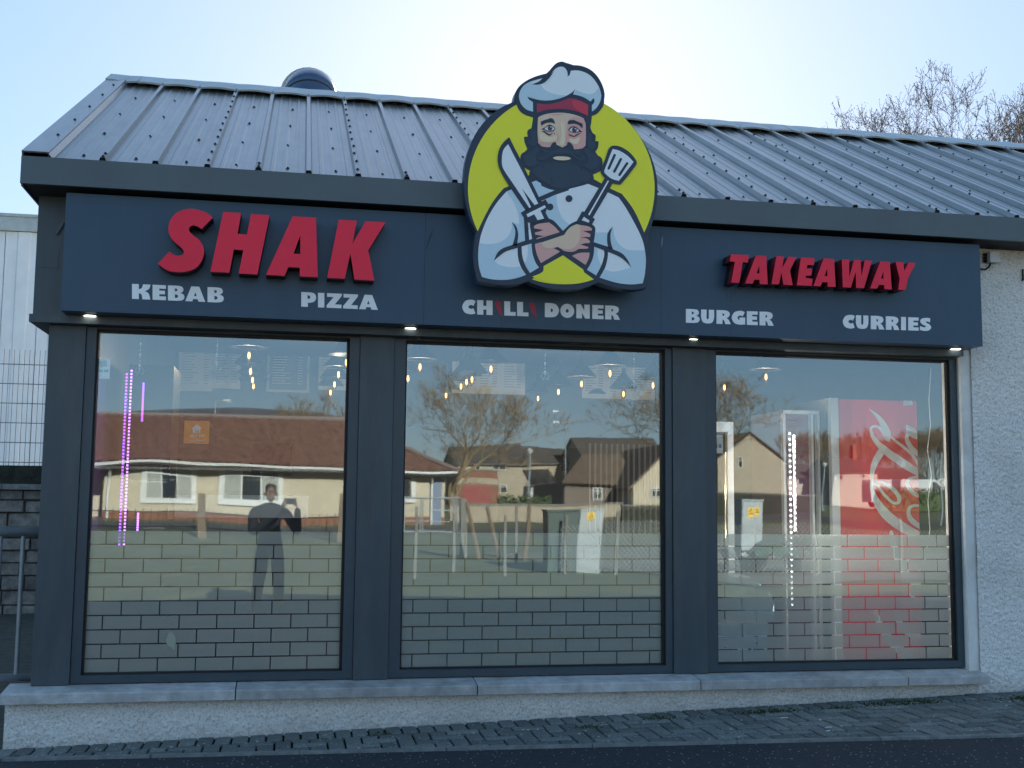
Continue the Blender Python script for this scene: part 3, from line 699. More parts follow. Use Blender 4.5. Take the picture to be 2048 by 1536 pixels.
# downlights in the sign's underside
M_lamp = emission('downlight_glow', (1,.95,.84), 2.2)
for px, py in ((180,631),(821,656),(1385,678.5),(1911,697.5)):
    p = on_z(px, py, 2.7295)
    B = MB(); B.lathe([(.052,-.004),(.052,0)], (p.x, p.y, 2.7297), 20); o = B.build('downlight', M_galv, sign)
    B = MB(); B.lathe([(.036,-.0065),(.038,-.0042)], (p.x, p.y, 2.7297), 20); B.build('lens', M_lamp, o)

# ================================================================== CHEF EMBLEM
EYF = -.620
emb = thing('chef_emblem', 'large round yellow emblem of a bearded chef crossing a knife and a spatula', 'emblem')
NV = mat('print_navy', (.014,.030,.058), .4); NV2 = mat('print_beard', (.026,.048,.078), .4)
YL = mat('print_yellow', (.95,.88,.02), .4); LT = mat('print_coat_light', (.88,.92,.93), .5); MD = mat('print_coat_mid', (.58,.74,.82), .5)
SK = mat('print_skin', (.84,.60,.42), .4); SP = mat('print_skin_pink', (.80,.42,.36), .4); RD = mat('print_red', (.42,.03,.075), .4); RD2 = mat('print_red_light', (.68,.04,.08), .4)
PW_ = mat('print_white', (.80,.82,.85), .4); SK2 = mat('print_skin_light', (.88,.70,.47), .4); BR = mat('print_brown', (.20,.09,.06), .4)
E0 = crop(900, 110, 3.2); Z1 = crop(1010, 110, 2048/220); Z2 = crop(1010, 210, 1690/220); Z3 = crop(920, 370, 1536/220); Z4 = crop(1110, 370, 1536/220)
Z5 = crop(980, 260, 1075/140); Z6 = crop(1130, 280, 1229/160)
LAY = .0016
def fig(name, f, pts, m_, lay, holes=()):
    Yf = EYF-LAY*lay
    LO = [to_xz(smooth_loop(f(pts), 5), EYF)]+[to_xz(smooth_loop(f(h), 5), EYF) for h in holes]
    return MB().prism(LO, Yf, Yf+LAY*.85).build(name, m_, emb)
SIL = [(405,300,1),(418,240),(448,195),(500,158),(560,133),(625,116,1),(648,85),(680,53),(715,42),(745,52),(767,70,1),(800,65),(850,72),(905,98),(950,145),(980,205),(990,262),(978,318,1),(1060,362),(1150,437),(1225,535),(1285,645),(1320,765),(1328,880),(1315,1000),(1290,1090),(1262,1165,1),(1276,1250),(1284,1330),(1279,1410),(1258,1490,1),(1190,1503),(1100,1498),(1020,1480),(945,1455,1),(880,1483),(800,1500),(700,1500),(600,1485),(530,1462),(505,1448,1),(430,1470),(350,1475),(260,1465),(174,1448,1),(154,1360),(148,1270),(156,1185),(168,1132,1),(125,1040),(98,930),(90,800),(100,680),(132,570),(182,475),(250,395),(330,335)]
sil = to_xz(smooth_loop(E0(SIL), 5), EYF)
MB().prism([sil], EYF, EYF+.095).build('emblem_board', NV, emb)
cxm = sum(p[0] for p in sil)/len(sil); czm = sum(p[1] for p in sil)/len(sil)
MB().prism([[(cxm+(x-cxm)*.975, czm+(z-czm)*.975) for x, z in sil]], EYF+.097, -.437).build('emblem_back_tray', M_black, emb)
for dx in (-.35, .35): MB().box(cxm+dx-.03, cxm+dx+.03, -.4365, -.349, 3.12, 3.45).build('fixing_bracket', M_black, emb)
el = [(712+597*math.cos(a), 855+612*math.sin(a)) for a in [2*math.pi*k/72 for k in range(72)]]
fig('yellow_disc', E0, el, YL, 1)
# navy ground of the figure
fig('coat_outline', E0, [(178,1446,1),(154,1360),(148,1270),(158,1180),(190,1100,1),(250,980),(300,905),(345,852,1),(400,832,1),(520,760,1),(860,760,1),(1025,856,1),(1100,890,1),(1180,1000),(1250,1155,1),(1276,1250),(1283,1330),(1278,1410),(1256,1486,1),(1190,1500),(1100,1495),(1020,1478),(940,1450,1),(720,1300,1),(510,1446,1),(430,1467),(350,1472),(260,1460)], NV, 2)
fig('hat_outline', Z1, [(205,915,1),(270,1040),(370,1115),(520,1165,1),(520,1300,1),(1600,1300,1),(1615,1140,1),(1720,1090),(1820,970,1),(1845,850),(1800,600),(1620,330),(1300,200),(1000,150),(700,400),(400,490),(250,650),(190,790)], NV, 2.2)
fig('hair_outline', Z2, [(440,150,1),(405,360,1),(355,385),(340,430),(350,488,1),(292,490,1),(297,560),(318,620),(342,680,1),(300,722),(255,750),(236,800),(236,870),(260,920),(300,965,1),(340,990),(380,1010,1),(370,1075),(400,1140,1),(480,1180),(550,1190,1),(560,1240),(720,1300),(960,1312,1),(970,1285,1),(1000,1312),(1100,1290),(1180,1245,1),(1270,1205),(1345,1170,1),(1365,1130),(1350,1070,1),(1420,1040),(1470,1000),(1500,890,1),(1488,830),(1465,800,1),(1425,775),(1387,720,1),(1420,670),(1432,620),(1436,560,1),(1385,555,1),(1392,500),(1385,460,1),(1340,425),(1310,350,1),(1328,150,1)], NV, 2.4)
fig('yellow_gap', E0, [(524,1420,1),(590,1390),(598,1352,1),(722,1283,1),(850,1372,1),(858,1392,1),(920,1437,1),(860,1455),(790,1466),(700,1467),(610,1452)], YL, 3)
# hat
fig('chef_hat', Z1, [(520,1060,1),(400,1020),(300,920),(258,780),(290,650),(370,555),(500,490),(700,435,1),(760,425),(830,390),(890,310),(940,258),(1000,228),(1060,222),(1110,245),(1150,300),(1165,375,1),(1158,405,1),(1200,375),(1222,300,1),(1300,290),(1400,300),(1530,350),(1640,440),(1740,590),(1785,730),(1780,830),(1740,930),(1680,1010),(1615,1055,1),(1615,940,1),(1655,890),(1662,840),(1645,805,1),(1590,870,1),(1480,800),(1370,760),(1265,738,1),(1305,640,1),(1230,710),(1100,780),(950,830),(800,852),(650,845),(520,815),(410,780,1),(450,840),(515,880,1)], LT, 3)
fig('hat_shade', Z1, [(660,560,1),(580,558),(500,549,1),(520,500),(600,462),(700,436,1),(500,490),(370,555),(290,650),(258,780),(300,920),(400,1020),(520,1060,1),(515,880,1),(450,840),(410,780,1),(520,815),(650,845),(800,852),(950,830),(1130,757,1),(1000,745),(850,712),(735,650)], MD, 4)
fig('hat_shade', Z1, [(1318,655,1),(1420,700),(1540,730),(1650,712),(1742,615,1),(1785,730),(1780,830),(1740,930),(1680,1010),(1615,1055,1),(1615,940,1),(1655,890),(1662,840),(1645,805,1),(1590,870,1),(1480,800),(1370,760),(1265,738,1)], MD, 4)
fig('hat_fold', Z1, [(705,430,1),(620,505),(500,547,1),(560,558),(650,550),(740,510),(840,410),(910,300,1),(840,370)], NV, 5)
fig('hat_band', Z1, [(590,905,1),(750,918),(900,905),(1050,860),(1190,808,1),(1300,822),(1450,880),(1545,935,1),(1540,1140,1),(1350,1060),(1150,1015),(950,1008),(750,1030),(590,1080,1)], RD, 3)
fig('hat_band_light', Z1, [(1250,835,1),(1400,862),(1545,935,1),(1540,1140,1),(1400,1072),(1300,1000),(1245,910)], RD2, 4)
# face
fig('face', Z2, [(505,200,1),(530,178),(620,145),(740,126),(880,122),(1000,138),(1120,170),(1205,208,1),(1237,295,1),(1240,500),(1232,630,1),(1190,668,1),(1130,680),(1058,686,1),(1040,630),(1000,580),(958,575,1),(948,615,1),(880,655,1),(790,612,1),(778,568,1),(725,590),(690,650,1),(630,652),(560,638,1),(508,585,1),(498,400)], SK, 3)
fig('face_shade', Z2, [(985,215,1),(1090,180),(1205,208,1),(1237,295,1),(1240,500),(1232,630,1),(1190,668,1),(1130,680),(1058,686,1),(1040,630),(1000,580),(958,575,1),(948,615,1),(918,600,1),(925,520),(940,420),(960,300)], SP, 4)
fig('face_shade', Z2, [(502,510,1),(535,560),(620,585),(720,572),(778,568,1),(725,590),(690,650,1),(630,652),(560,638,1),(508,585,1)], SP, 4)
fig('face_shade', Z2, [(790,410,1),(815,470),(830,520,1),(800,560),(778,568,1),(800,520)], SP, 4)
fig('nose_light', Z2, [(850,290),(905,300),(915,450),(925,560),(880,625),(840,590),(862,470)], SK2, 5)
fig('cheek_light', Z2, [(530,470),(575,440),(690,500),(785,475),(790,525),(700,572),(600,578),(540,540)], SK2, 5)
fig('cheek_light', Z2, [(985,522),(1060,535),(1140,500),(1135,560),(1095,605),(1040,600),(990,565)], SK2, 5)
fig('brow_line', Z2, [(685,152,1),(780,140),(900,140,1),(800,162)], SP, 4)
fig('eyebrow', Z2, [(545,262,1),(610,235),(676,218,1),(682,206,1),(735,222),(768,290,1),(700,270),(620,282),(555,325,1)], NV, 6)
fig('eyebrow', Z2, [(960,270,1),(985,242),(1040,238,1),(1050,230,1),(1062,242,1),(1120,265),(1188,295,1),(1185,365,1),(1130,315),(1060,292),(962,300,1)], NV, 6)
def ring(f, cx, cy, r, ry=None): return [(cx+r*math.cos(a*math.pi/8), cy+(ry or r)*math.sin(a*math.pi/8)) for a in range(16)]
for ol, wh, c, ub, l1, l2 in (
  ([(553,380,1),(605,352),(648,318),(690,309),(735,332),(771,370,1),(738,405),(690,412),(635,404),(600,385)], [(600,374,1),(650,335),(690,326),(730,345),(757,372,1),(720,398),(680,403),(635,394)], (686,362), [(600,410,1),(690,418),(750,405,1),(690,462)], [(566,412,1),(600,403),(645,435),(685,458,1),(733,425,1),(690,474),(645,460),(602,424)], [(737,460,1),(750,445),(762,428,1),(758,450)]),
  ([(968,388,1),(1000,345),(1045,333),(1090,345),(1140,385),(1187,421,1),(1140,420),(1090,430),(1040,428),(1000,412)], [(985,392,1),(1010,365),(1050,350),(1095,365),(1132,407,1),(1090,420),(1040,418),(1005,408)], (1060,388), [(990,415,1),(1060,432),(1130,428,1),(1060,488)], [(973,440,1),(1000,462),(1055,484,1),(1110,448),(1162,440,1),(1110,468),(1058,498,1),(1000,474)], [(975,447,1),(985,465),(998,478,1),(980,470)])):
    fig('under_eye', Z2, ub, SP, 5); fig('eye_outline', Z2, ol, NV, 6); fig('eye_white', Z2, wh, PW_, 7)
    fig('iris', Z2, ring(0, c[0], c[1], 36, 38), NV, 8); fig('iris_ring', Z2, ring(0, c[0], c[1]+5, 24), BR, 9); fig('pupil', Z2, ring(0, c[0], c[1], 14), NV, 10); fig('eye_glint', Z2, ring(0, c[0]+11, c[1]-13, 10), PW_, 11)
    fig('eye_line', Z2, l1, NV, 6); fig('eye_line', Z2, l2, NV, 6)
# beard
fig('beard_lock', Z2, [(430,1060,1),(440,980),(500,915,1),(690,890),(720,870,1),(880,895),(1010,870,1),(1060,915),(1170,960,1),(1290,1060),(1312,1110,1),(1250,1165),(1170,1210),(1040,1255),(870,1288),(720,1258),(600,1185),(520,1150,1)], NV2, 4)
fig('beard_lock', Z2, [(290,830,1),(300,780),(370,740),(430,690),(480,640,1),(520,700),(470,780),(480,860),(530,900),(460,950),(380,960),(310,920)], NV2, 4)
fig('beard_lock', Z2, [(1440,860,1),(1430,800),(1340,740),(1290,680),(1240,660,1),(1215,720),(1260,800),(1270,880),(1210,930),(1290,1000),(1380,985),(1430,930)], NV2, 4)
fig('moustache', Z2, [(495,800,1),(520,850),(580,850),(660,800),(740,765),(880,755),(1000,770),(1090,830),(1160,860),(1225,830),(1210,780,1),(1150,810),(1080,780),(1010,700),(880,680),(740,700),(650,760),(580,800)], NV2, 4)
fig('moustache', Z2, [(545,690),(640,700),(690,720),(620,760),(565,770),(600,730)], NV2, 4)
fig('moustache', Z2, [(1160,720),(1090,710),(1040,720),(1100,770),(1170,790),(1130,750)], NV2, 4)
fig('side_lock', Z2, [(470,390,1),(390,430),(400,520),(350,560),(370,610),(430,640),(490,600,1),(480,480)], NV2, 4)
fig('side_lock', Z2, [(1265,430,1),(1330,460),(1330,540),(1380,580),(1370,660),(1310,690),(1255,640,1)], NV2, 4)
for p in ([(735,870,1),(705,905),(700,930,1),(722,915)],[(1010,880,1),(1030,910),(1032,955,1),(1000,910)],[(590,905,1),(560,940),(562,975,1),(605,920)],[(1160,940,1),(1180,970),(1178,1010,1),(1145,955)],[(705,1105,1),(712,1180),(745,1235,1),(722,1170)],[(1030,1115,1),(1022,1180),(990,1240,1),(1012,1180)],[(530,1110,1),(545,1150),(565,1185,1),(520,1145)],[(1175,1150,1),(1165,1190),(1175,1240,1),(1215,1190)]):
    fig('beard_line', Z2, p, NV, 5)
fig('mouth', Z2, [(728,816,1),(790,796),(900,797),(975,808),(1010,830,1),(960,850),(880,856),(780,846)], SK2, 6)
# left sleeve
fig('sleeve', Z3, [(715,65,1),(645,95,1),(520,240),(400,430),(310,640),(270,800),(252,980),(265,1150),(305,1285,1),(420,1315),(560,1328),(700,1320),(830,1290),(920,1255,1),(850,1150),(810,1020),(800,880,1),(905,780,1),(890,460,1),(850,390,1),(908,350,1)], LT, 3)
fig('sleeve_shade', Z3, [(272,815,1),(400,828),(540,805),(650,740),(715,630),(728,520,1),(765,620),(765,720),(730,840,1),(600,885),(520,950),(470,1060,1),(560,1120),(700,1150),(835,1140,1),(870,1190),(920,1255,1),(830,1290),(700,1320),(560,1328),(420,1315),(305,1285,1),(265,1150),(252,980)], MD, 4)
fig('sleeve_shade', Z3, [(650,92,1),(715,65,1),(908,350,1),(850,390,1),(890,460,1),(905,780,1),(795,815,1),(808,700),(790,600),(750,535,1),(825,545,1),(810,400),(750,240)], MD, 4)
fig('sleeve_crease', Z3, [(470,1062,1),(520,950),(600,885),(730,840),(910,780,1),(930,830,1),(805,878),(640,930),(540,1000)], NV, 5)
fig('sleeve_crease', Z3, [(722,515,1),(780,580),(806,660),(808,730),(792,850,1),(728,850,1),(765,720),(765,620)], NV, 5)
fig('cuff', Z3, [(858,860,1),(995,820,1),(1010,960),(1050,1080),(1100,1155,1),(975,1230,1),(910,1120),(870,1000)], LT, 3)
fig('cuff_shade', Z3, [(945,840,1),(995,820,1),(1010,960),(1050,1080),(1100,1155,1),(975,1230,1),(903,1095,1),(940,990)], MD, 4)
fig('apron_strip', Z3, [(945,520,1),(1010,490,1),(1022,510,1),(975,550),(985,640),(1005,755,1),(965,768,1)], LT, 3)
fig('hand', Z3, [(1030,578,1),(1090,545),(1240,525,1),(1310,575),(1390,660,1),(1230,710),(1058,762,1),(1090,735),(1170,716,1),(1110,705),(1047,695,1),(1048,662,1),(1110,650),(1157,628,1),(1100,618),(1035,608,1)], SP, 3)
fig('forearm', Z3, [(1045,825,1),(1130,800,1),(1400,930,1),(1128,1092,1),(1075,980),(1050,880)], SP, 3)
fig('forearm_light', Z4, [(300,548,1),(352,560,1),(348,720),(310,830),(230,890),(150,900),(90,895),(35,868,1),(-77,890),(-150,870),(-200,808,1),(123,700,1),(200,600)], SK, 4)
fig('knuckles', Z4, [(352,562,1),(440,575),(505,605),(508,640,1),(440,642),(382,646,1),(440,665),(490,690,1),(485,730,1),(420,728),(358,736,1),(440,750),(485,790),(470,815,1),(410,818),(352,836,1),(400,850),(460,868,1),(450,890),(330,895,1),(250,935),(150,930),(60,900,1),(150,902),(230,890),(310,830),(348,720)], SP, 5)
fig('thumb_line', Z4, [(30,866,1),(70,890),(120,925,1),(85,960),(55,920)], NV, 6)
fig('wrist', Z4, [(235,990,1),(340,950),(480,945,1),(470,1020),(425,1118,1)], SP, 3)
fig('cuff', Z4, [(545,865,1),(680,910,1),(685,980),(650,1110),(572,1265,1),(445,1185,1),(510,1070),(540,960)], LT, 3)
fig('cuff_shade', Z4, [(545,865,1),(592,880,1),(595,1000),(640,1122,1),(572,1265,1),(445,1185,1),(510,1070),(540,960)], MD, 4)
fig('sleeve', Z4, [(735,105,1),(885,175,1),(980,310),(1100,520),(1190,700),(1240,850),(1265,1050),(1250,1250),(1220,1375,1),(1050,1390),(850,1365),(620,1295,1),(700,1150),(735,1000),(732,890,1),(540,825,1),(540,795,1),(555,700),(560,600),(515,550,1),(550,480,1),(525,460,1)], LT, 3)
fig('sleeve_shade', Z4, [(556,665,1),(735,665,1),(722,780),(740,875,1),(540,805,1),(553,720)], MD, 4)
fig('sleeve_shade', Z4, [(805,600,1),(830,720),(900,840),(1030,910),(1248,914,1),(1265,1050),(1250,1250),(1220,1375,1),(1050,1390),(850,1365),(620,1295,1),(692,1185,1),(800,1210),(900,1200),(1050,1155,1),(1010,1050),(930,960),(805,905,1),(775,800),(770,680)], MD, 4)
fig('sleeve_crease', Z4, [(535,800,1),(735,865,1),(805,900,1),(930,958),(1010,1050),(1056,1148,1),(985,1070),(890,1000),(735,935,1),(545,862,1)], NV, 5)
fig('sleeve_crease', Z4, [(805,580,1),(772,680),(776,800),(806,905,1),(740,885,1),(724,780),(735,670)], NV, 5)
# chest
fig('collar', E0, [(522,815,1),(550,805,1),(580,822,1),(583,838,1),(630,858),(668,867,1),(568,910,1)], MD, 3)
fig('chest', E0, [(582,936,1),(670,897,1),(758,868,1),(762,858,1),(810,846),(862,832),(882,826,1),(950,853,1),(855,1010,1),(845,1000,1),(812,1062,1),(770,1082),(722,1126,1),(660,1060),(605,1045,1),(592,1010,1),(625,945,1)], LT, 3)
fig('chest_shade', E0, [(582,936,1),(680,893,1),(685,960),(715,1040),(762,1088,1),(722,1126,1),(660,1060),(605,1045,1),(592,1010,1),(625,945,1)], MD, 4)
fig('button', E0, ring(0, 760, 921, 22), NV, 5); fig('button', E0, ring(0, 638, 974, 22), NV, 5)
# knife
fig('knife_outline', Z5, [(290,115,1),(460,450,1),(770,1100,1),(560,1245,1),(280,850,1),(170,660),(125,540),(115,420),(140,300),(200,200)], NV, 6)
fig('guard_outline', Z5, [(470,1275,1),(850,1070,1),(888,1140,1),(850,1275,1),(900,1370,1),(640,1440,1),(575,1420,1),(590,1536,1),(530,1536,1),(515,1350,1)], NV, 6)
fig('blade', Z5, [(275,225,1),(400,470,1),(520,700,1),(735,1135,1),(680,1160,1),(560,1000),(480,900,1),(540,1010),(625,1190,1),(600,1205,1),(350,830),(235,660),(185,560),(178,440),(195,330),(230,270)], LT, 7)
fig('guard', Z5, [(555,1300,1),(835,1160,1),(855,1195,1),(770,1245,1),(825,1365,1),(725,1390,1),(675,1300,1),(575,1345,1)], LT, 7)
# spatula
fig('spatula_outline', Z6, [(690,115),(740,92),(850,110),(980,190),(1075,300),(1096,360),(1065,420),(870,665),(820,685),(728,668,1),(680,750,1),(420,1195,1),(455,1220,1),(405,1310,1),(200,1300,1),(185,1230,1),(265,1100,1),(300,1115,1),(605,590,1),(555,520),(545,450),(600,330),(655,170)], NV, 6)
SLOT = []
for (x0, y0), (x1, y1) in (((755,240),(665,443)),((850,302),(750,492)),((945,367),(830,543))):
    d = Vector((x1-x0, y1-y0)).normalized(); n = Vector((-d.y, d.x)); r = 19; cap = []
    for k in range(7): a = math.pi*k/6; q = Vector((x1,y1))+r*(n*math.cos(a)+d*math.sin(a)); cap.append((q.x, q.y, 1))
    for k in range(7): a = math.pi*k/6; q = Vector((x0,y0))+r*(-n*math.cos(a)-d*math.sin(a)); cap.append((q.x, q.y, 1))
    SLOT.append(cap)
fig('spatula_head', Z6, [(715,170),(745,150),(840,178),(950,247),(1033,332),(1030,365),(838,612),(800,628),(700,595),(620,530),(597,490),(612,440)], LT, 7)
for cpt in SLOT: fig('spatula_slot', Z6, cpt, NV, 8)
fig('spatula_handle', Z6, [(650,628,1),(670,635,1),(370,1165,1),(350,1150,1)], LT, 7)
fig('spatula_ferrule', Z6, [(285,1185,1),(370,1245,1),(360,1275,1),(250,1238,1)], LT, 7)
# ================================================================== INSIDE THE SHOP
M_wall_in = mat('shop_inner_wall', (.10,.115,.13), .8, .3, var=.1, vscale=3)
M_floor_in = mat('shop_floor_tile', (.09,.085,.08), .5, .4, var=.2, vscale=4)
B = MB(); B.box(-1.6, 11.8, 5.95, 5.999, .02, 3.4); part(B, 'inner_back_wall', M_wall_in)
B = MB(); B.box(-1.599, 11.8, .101, 6.0, .0, .02); part(B, 'inner_floor', M_floor_in)
B = MB(); B.box(-1.599, 11.8, .31, 5.949, 3.25, 3.30); part(B, 'inner_ceiling', mat('shop_ceiling', (.16,.17,.18), .8))
B = MB(); B.box(8.2, 8.3, .31, 5.949, .021, 3.249); part(B, 'partition_wall', M_wall_in)
# counter
ctr = thing('service_counter', 'pale service counter with a glass front inside the left half of the shop', 'counter', (0,0,0))
M_ctr = mat('counter_panel', (.82,.82,.78), .5, var=.05); M_top = mat('counter_top', (.06,.06,.06), .3)
CTY = 1.75; a, b_ = on_y(318, 988, CTY), on_y(612, 1036, CTY)
B = MB(); B.box(a.x-.2, b_.x, CTY, CTY+.7, .02, a.z-.001); B.build('carcass', mat('counter_body', (.07,.07,.075), .5), ctr)
B = MB(); B.box(a.x, b_.x+.02, CTY-.03, CTY-.001, b_.z, a.z); B.build('front_panel', M_ctr, ctr)
B = MB(); B.box(a.x-.22, b_.x+.03, CTY-.04, CTY+.75, a.z, a.z+.035); B.build('counter_top', M_top, ctr)
# till and boxes on the counter
t_ = thing('till', 'dark till with a sloping screen on the service counter', 'till'); q = on_y(545, 890, CTY+.35)
zc = a.z+.036
B = MB(); B.box(q.x-.18, q.x+.18, CTY+.2, CTY+.55, zc, zc+.10); B.build('base', M_top, t_)
B = MB(); B.hexa([(q.x-.17,CTY+0.23,zc+.16),(q.x+.17,CTY+0.23,zc+.16),(q.x+.17,CTY+0.27,zc+.13),(q.x-.17,CTY+0.27,zc+.13)],[(q.x-.17,CTY+0.33,zc+.42),(q.x+.17,CTY+0.33,zc+.42),(q.x+.17,CTY+0.37,zc+.41),(q.x-.17,CTY+0.37,zc+.41)]); B.tube([(q.x,CTY+0.31,zc+.1),(q.x,CTY+0.31,zc+.2)], .025, 8); B.build('screen', mat('till_screen', (.03,.03,.035), .2), t_)
# menu boards on the back wall
M_board = mat('menu_board_white', (.72,.74,.74), .5); M_ink = mat('menu_print', (.42,.43,.44), .6); M_bframe = mat('menu_board_frame', (.5,.52,.53), .5)
rng = random.Random(21)
def board(x0, y0, x1, y1, lab, Y=5.9, dark=False, cols=1):
    a, b_ = on_y(x0, y0, Y), on_y(x1, y1, Y); o = thing('menu_board', lab, 'menu board', (0,0,0), 'menu boards inside the shop')
    B = MB(); B.box(a.x, b_.x, Y, Y+.03, b_.z, a.z); B.build('panel', M_board if not dark else mat('menu_board_dark', (.10,.12,.14), .5), o)
    if dark:
        B = MB(); w = .03
        B.box(a.x-w, b_.x+w, Y-.015, Y+.02, a.z, a.z+w); B.box(a.x-w, b_.x+w, Y-.015, Y+.02, b_.z-w, b_.z); B.box(a.x-w, a.x, Y-.015, Y+.02, b_.z, a.z); B.box(b_.x, b_.x+w, Y-.015, Y+.02, b_.z, a.z); B.build('frame', M_bframe, o)
    B = MB(); cw = (b_.x-a.x)/cols
    for c in range(cols):
        z = a.z-.05
        while z > b_.z+.08:
            B.box(a.x+c*cw+.04, a.x+c*cw+.04+rng.uniform(.35,.62)*(cw-.08), Y-.003, Y-.0003, z-.012, z); B.box(a.x+(c+1)*cw-.11, a.x+(c+1)*cw-.05, Y-.003, Y-.0003, z-.012, z); z -= .032
    o2 = B.build('menu_lines', M_ink if not dark else M_bframe, o); o2['kind'] = 'stuff'
board(360, 660, 425, 783, 'tall white printed menu board with a blank foot, at the left of the left window')
board(428, 690, 480, 778, 'narrow white printed menu board beside the tall one with the blank foot')
board(540, 704, 613, 781, 'dark menu board in a pale frame, seen through the left window', dark=True)
board(638, 705, 700, 781, 'white menu board partly behind lamps at the right edge of the left window')
board(905, 700, 1050, 790, 'wide white menu board at the left of the middle window', cols=3)
board(1165, 712, 1310, 800, 'wide white menu board at the right of the middle window', cols=3)
# pendant lamps
M_shade = mat('black_lamp_shade', (.012,.014,.017), .5); M_bulb = emission('warm_bulb', (1,.56,.20), 1.35); M_cord = mat('lamp_cord', (.01,.01,.01), .6)
M_bglass = emission('bulb_halo_glass', (1,.50,.16), .55)
bz = CZ+1.30
bulbs = [(498,711),(501,743),(505,760),(507,772),(693,725),(677,749),(669,769),(661,785),(840,734),(816,757),(892,791),(922,773),(933,764),(944,759),(982,738),(1076,797),(1117,784),(1163,768),(1220,747),(1190,801),(1247,788),(1306,771),(1449,775),(1532,754)]
ordn = ['first','second','third','fourth','fifth','sixth','seventh','eighth','ninth','tenth','eleventh','twelfth','thirteenth','fourteenth']
pl0 = None
for wn, lo, hi in (('left',0,705),('middle',790,1330),('right',1420,1900)):
    for k, (px, py) in enumerate(sorted(b for b in bulbs if lo < b[0] < hi)):
        p = on_z(px, py, bz)
        lab = '%s lit pendant lamp from the left, seen through the %s shop window' % (ordn[k], wn)
        if pl0 is None:
            pl0 = thing('pendant_lamp', lab, 'pendant lamp', p, 'pendant lamps hanging inside the shop')
            MB().lathe([(.012,.09),(.016,.055),(.023,.0),(.025,-.025),(.018,-.052),(0,-.06)], n=12).build('bulb', M_bglass, pl0, smooth=True).location = (0,0,0)
            bb = pl0.children[0]
            MB().lathe([(.0,.034),(.010,.026),(.013,-.006),(.008,-.028),(0,-.032)], n=10).build('filament', M_bulb, bb)
            bb.data.materials.clear(); bb.data.materials.append(glass_mat('bulb_glass', .06, (1,.86,.66)))
            MB().lathe([(.17,.075),(.165,.085),(.05,.22),(.022,.26),(.022,.31),(0,.312)], n=20).build('lamp_shade', M_shade, pl0)
            MB().tube([(0,0,.30),(0,0,3.25-bz)], .006, 5).build('cord', M_cord, pl0)
        else:
            o = copy_tree(pl0); o.location = p; o['label'] = lab
# the lit pendants light the room
for k, (px, py) in enumerate(((498,711),(677,749),(840,734),(1163,768),(1220,747),(1532,754))):
    l_ = bpy.data.lights.new('pendant_light', 'POINT'); l_.energy = 2.6; l_.color = (1,.78,.52); l_.shadow_soft_size = 0
    lo = bpy.data.objects.new('pendant_light', l_); COL.objects.link(lo); lo.location = on_z(px, py, bz)+Vector((0,0,-.075))
# purple LED frame strips of a display fridge in the left window
M_led = emission('purple_led', (.34,.08,1.0), .9); M_led2 = emission('pink_led', (.62,.22,1.0), 1.0); M_led3 = emission('white_led', (1,.97,.95), 1.3); M_strip = mat('led_channel', (.30,.30,.33), .4)
def led(px0, py0, px1, py1, Y, lab, m_, n, r=.006, grp='LED strips glowing inside the shop'):
    a, b_ = on_y(px0, py0, Y), on_y(px1, py1, Y); o = thing('led_strip', lab, 'LED strip', (0,0,0), grp)
    a.x = b_.x = (a.x+b_.x)/2
    B = MB(); B.box(a.x-.010, a.x+.010, Y+.004, Y+.012, b_.z, a.z); B.build('channel', M_strip, o)
    B = MB()
    for k in range(n):
        z = a.z+(b_.z-a.z)*(k+.5)/n; B.box(a.x-r, a.x+r, Y-.002, Y+.0035, z-r, z+r)
    e = B.build('diodes', m_, o); e['kind'] = 'stuff'
led(252, 745, 240, 1092, 1.0, 'leftmost tall purple LED strip behind the left window', M_led, 52, .0065)
led(263, 738, 248, 1092, 1.15, 'tall pink LED strip just right of the leftmost purple one', M_led2, 52, .006)
led(287, 765, 284, 843, 1.08, 'short upper violet LED strip in the left window', M_led, 20, .006)
led(277, 1025, 274, 1062, 1.08, 'short lower pink LED strip in the left window', M_led2, 8, .006)
led(1582, 862, 1582, 1215, .35, 'tall string of white LED dots beside the red cooler', M_led3, 32, .007)
for py in (885, 985, 1085, 1185):
    l_ = bpy.data.lights.new('led_string_light', 'POINT'); l_.energy = 3.2; l_.color = (1,.95,.9); l_.shadow_soft_size = 0
    lo = bpy.data.objects.new('led_string_light', l_); COL.objects.link(lo); lo.location = on_y(1582, py, .365)
led(1590, 870, 1590, 1062, .42, 'thinner string of white LED dots beside the red cooler', M_led3, 19, .005)
dfr = thing('display_fridge', 'slim glass display fridge behind the purple LED strips', 'fridge')
a, b_ = on_y(262, 740, 1.2), on_y(300, 1095, 1.2)
B = MB(); B.box(a.x-.02, b_.x+.12, 1.25, 1.8, .021, a.z+.05); B.build('cabinet', mat('fridge_dark', (.03,.03,.05), .4), dfr)
B = MB()
for k in range(5): B.box(a.x, b_.x+.1, 1.235, 1.2495, .2+k*.36, .215+k*.36)
B.build('shelf_edge', mat('shelf_chrome', (.35,.35,.38), .25, metal=.8), dfr)
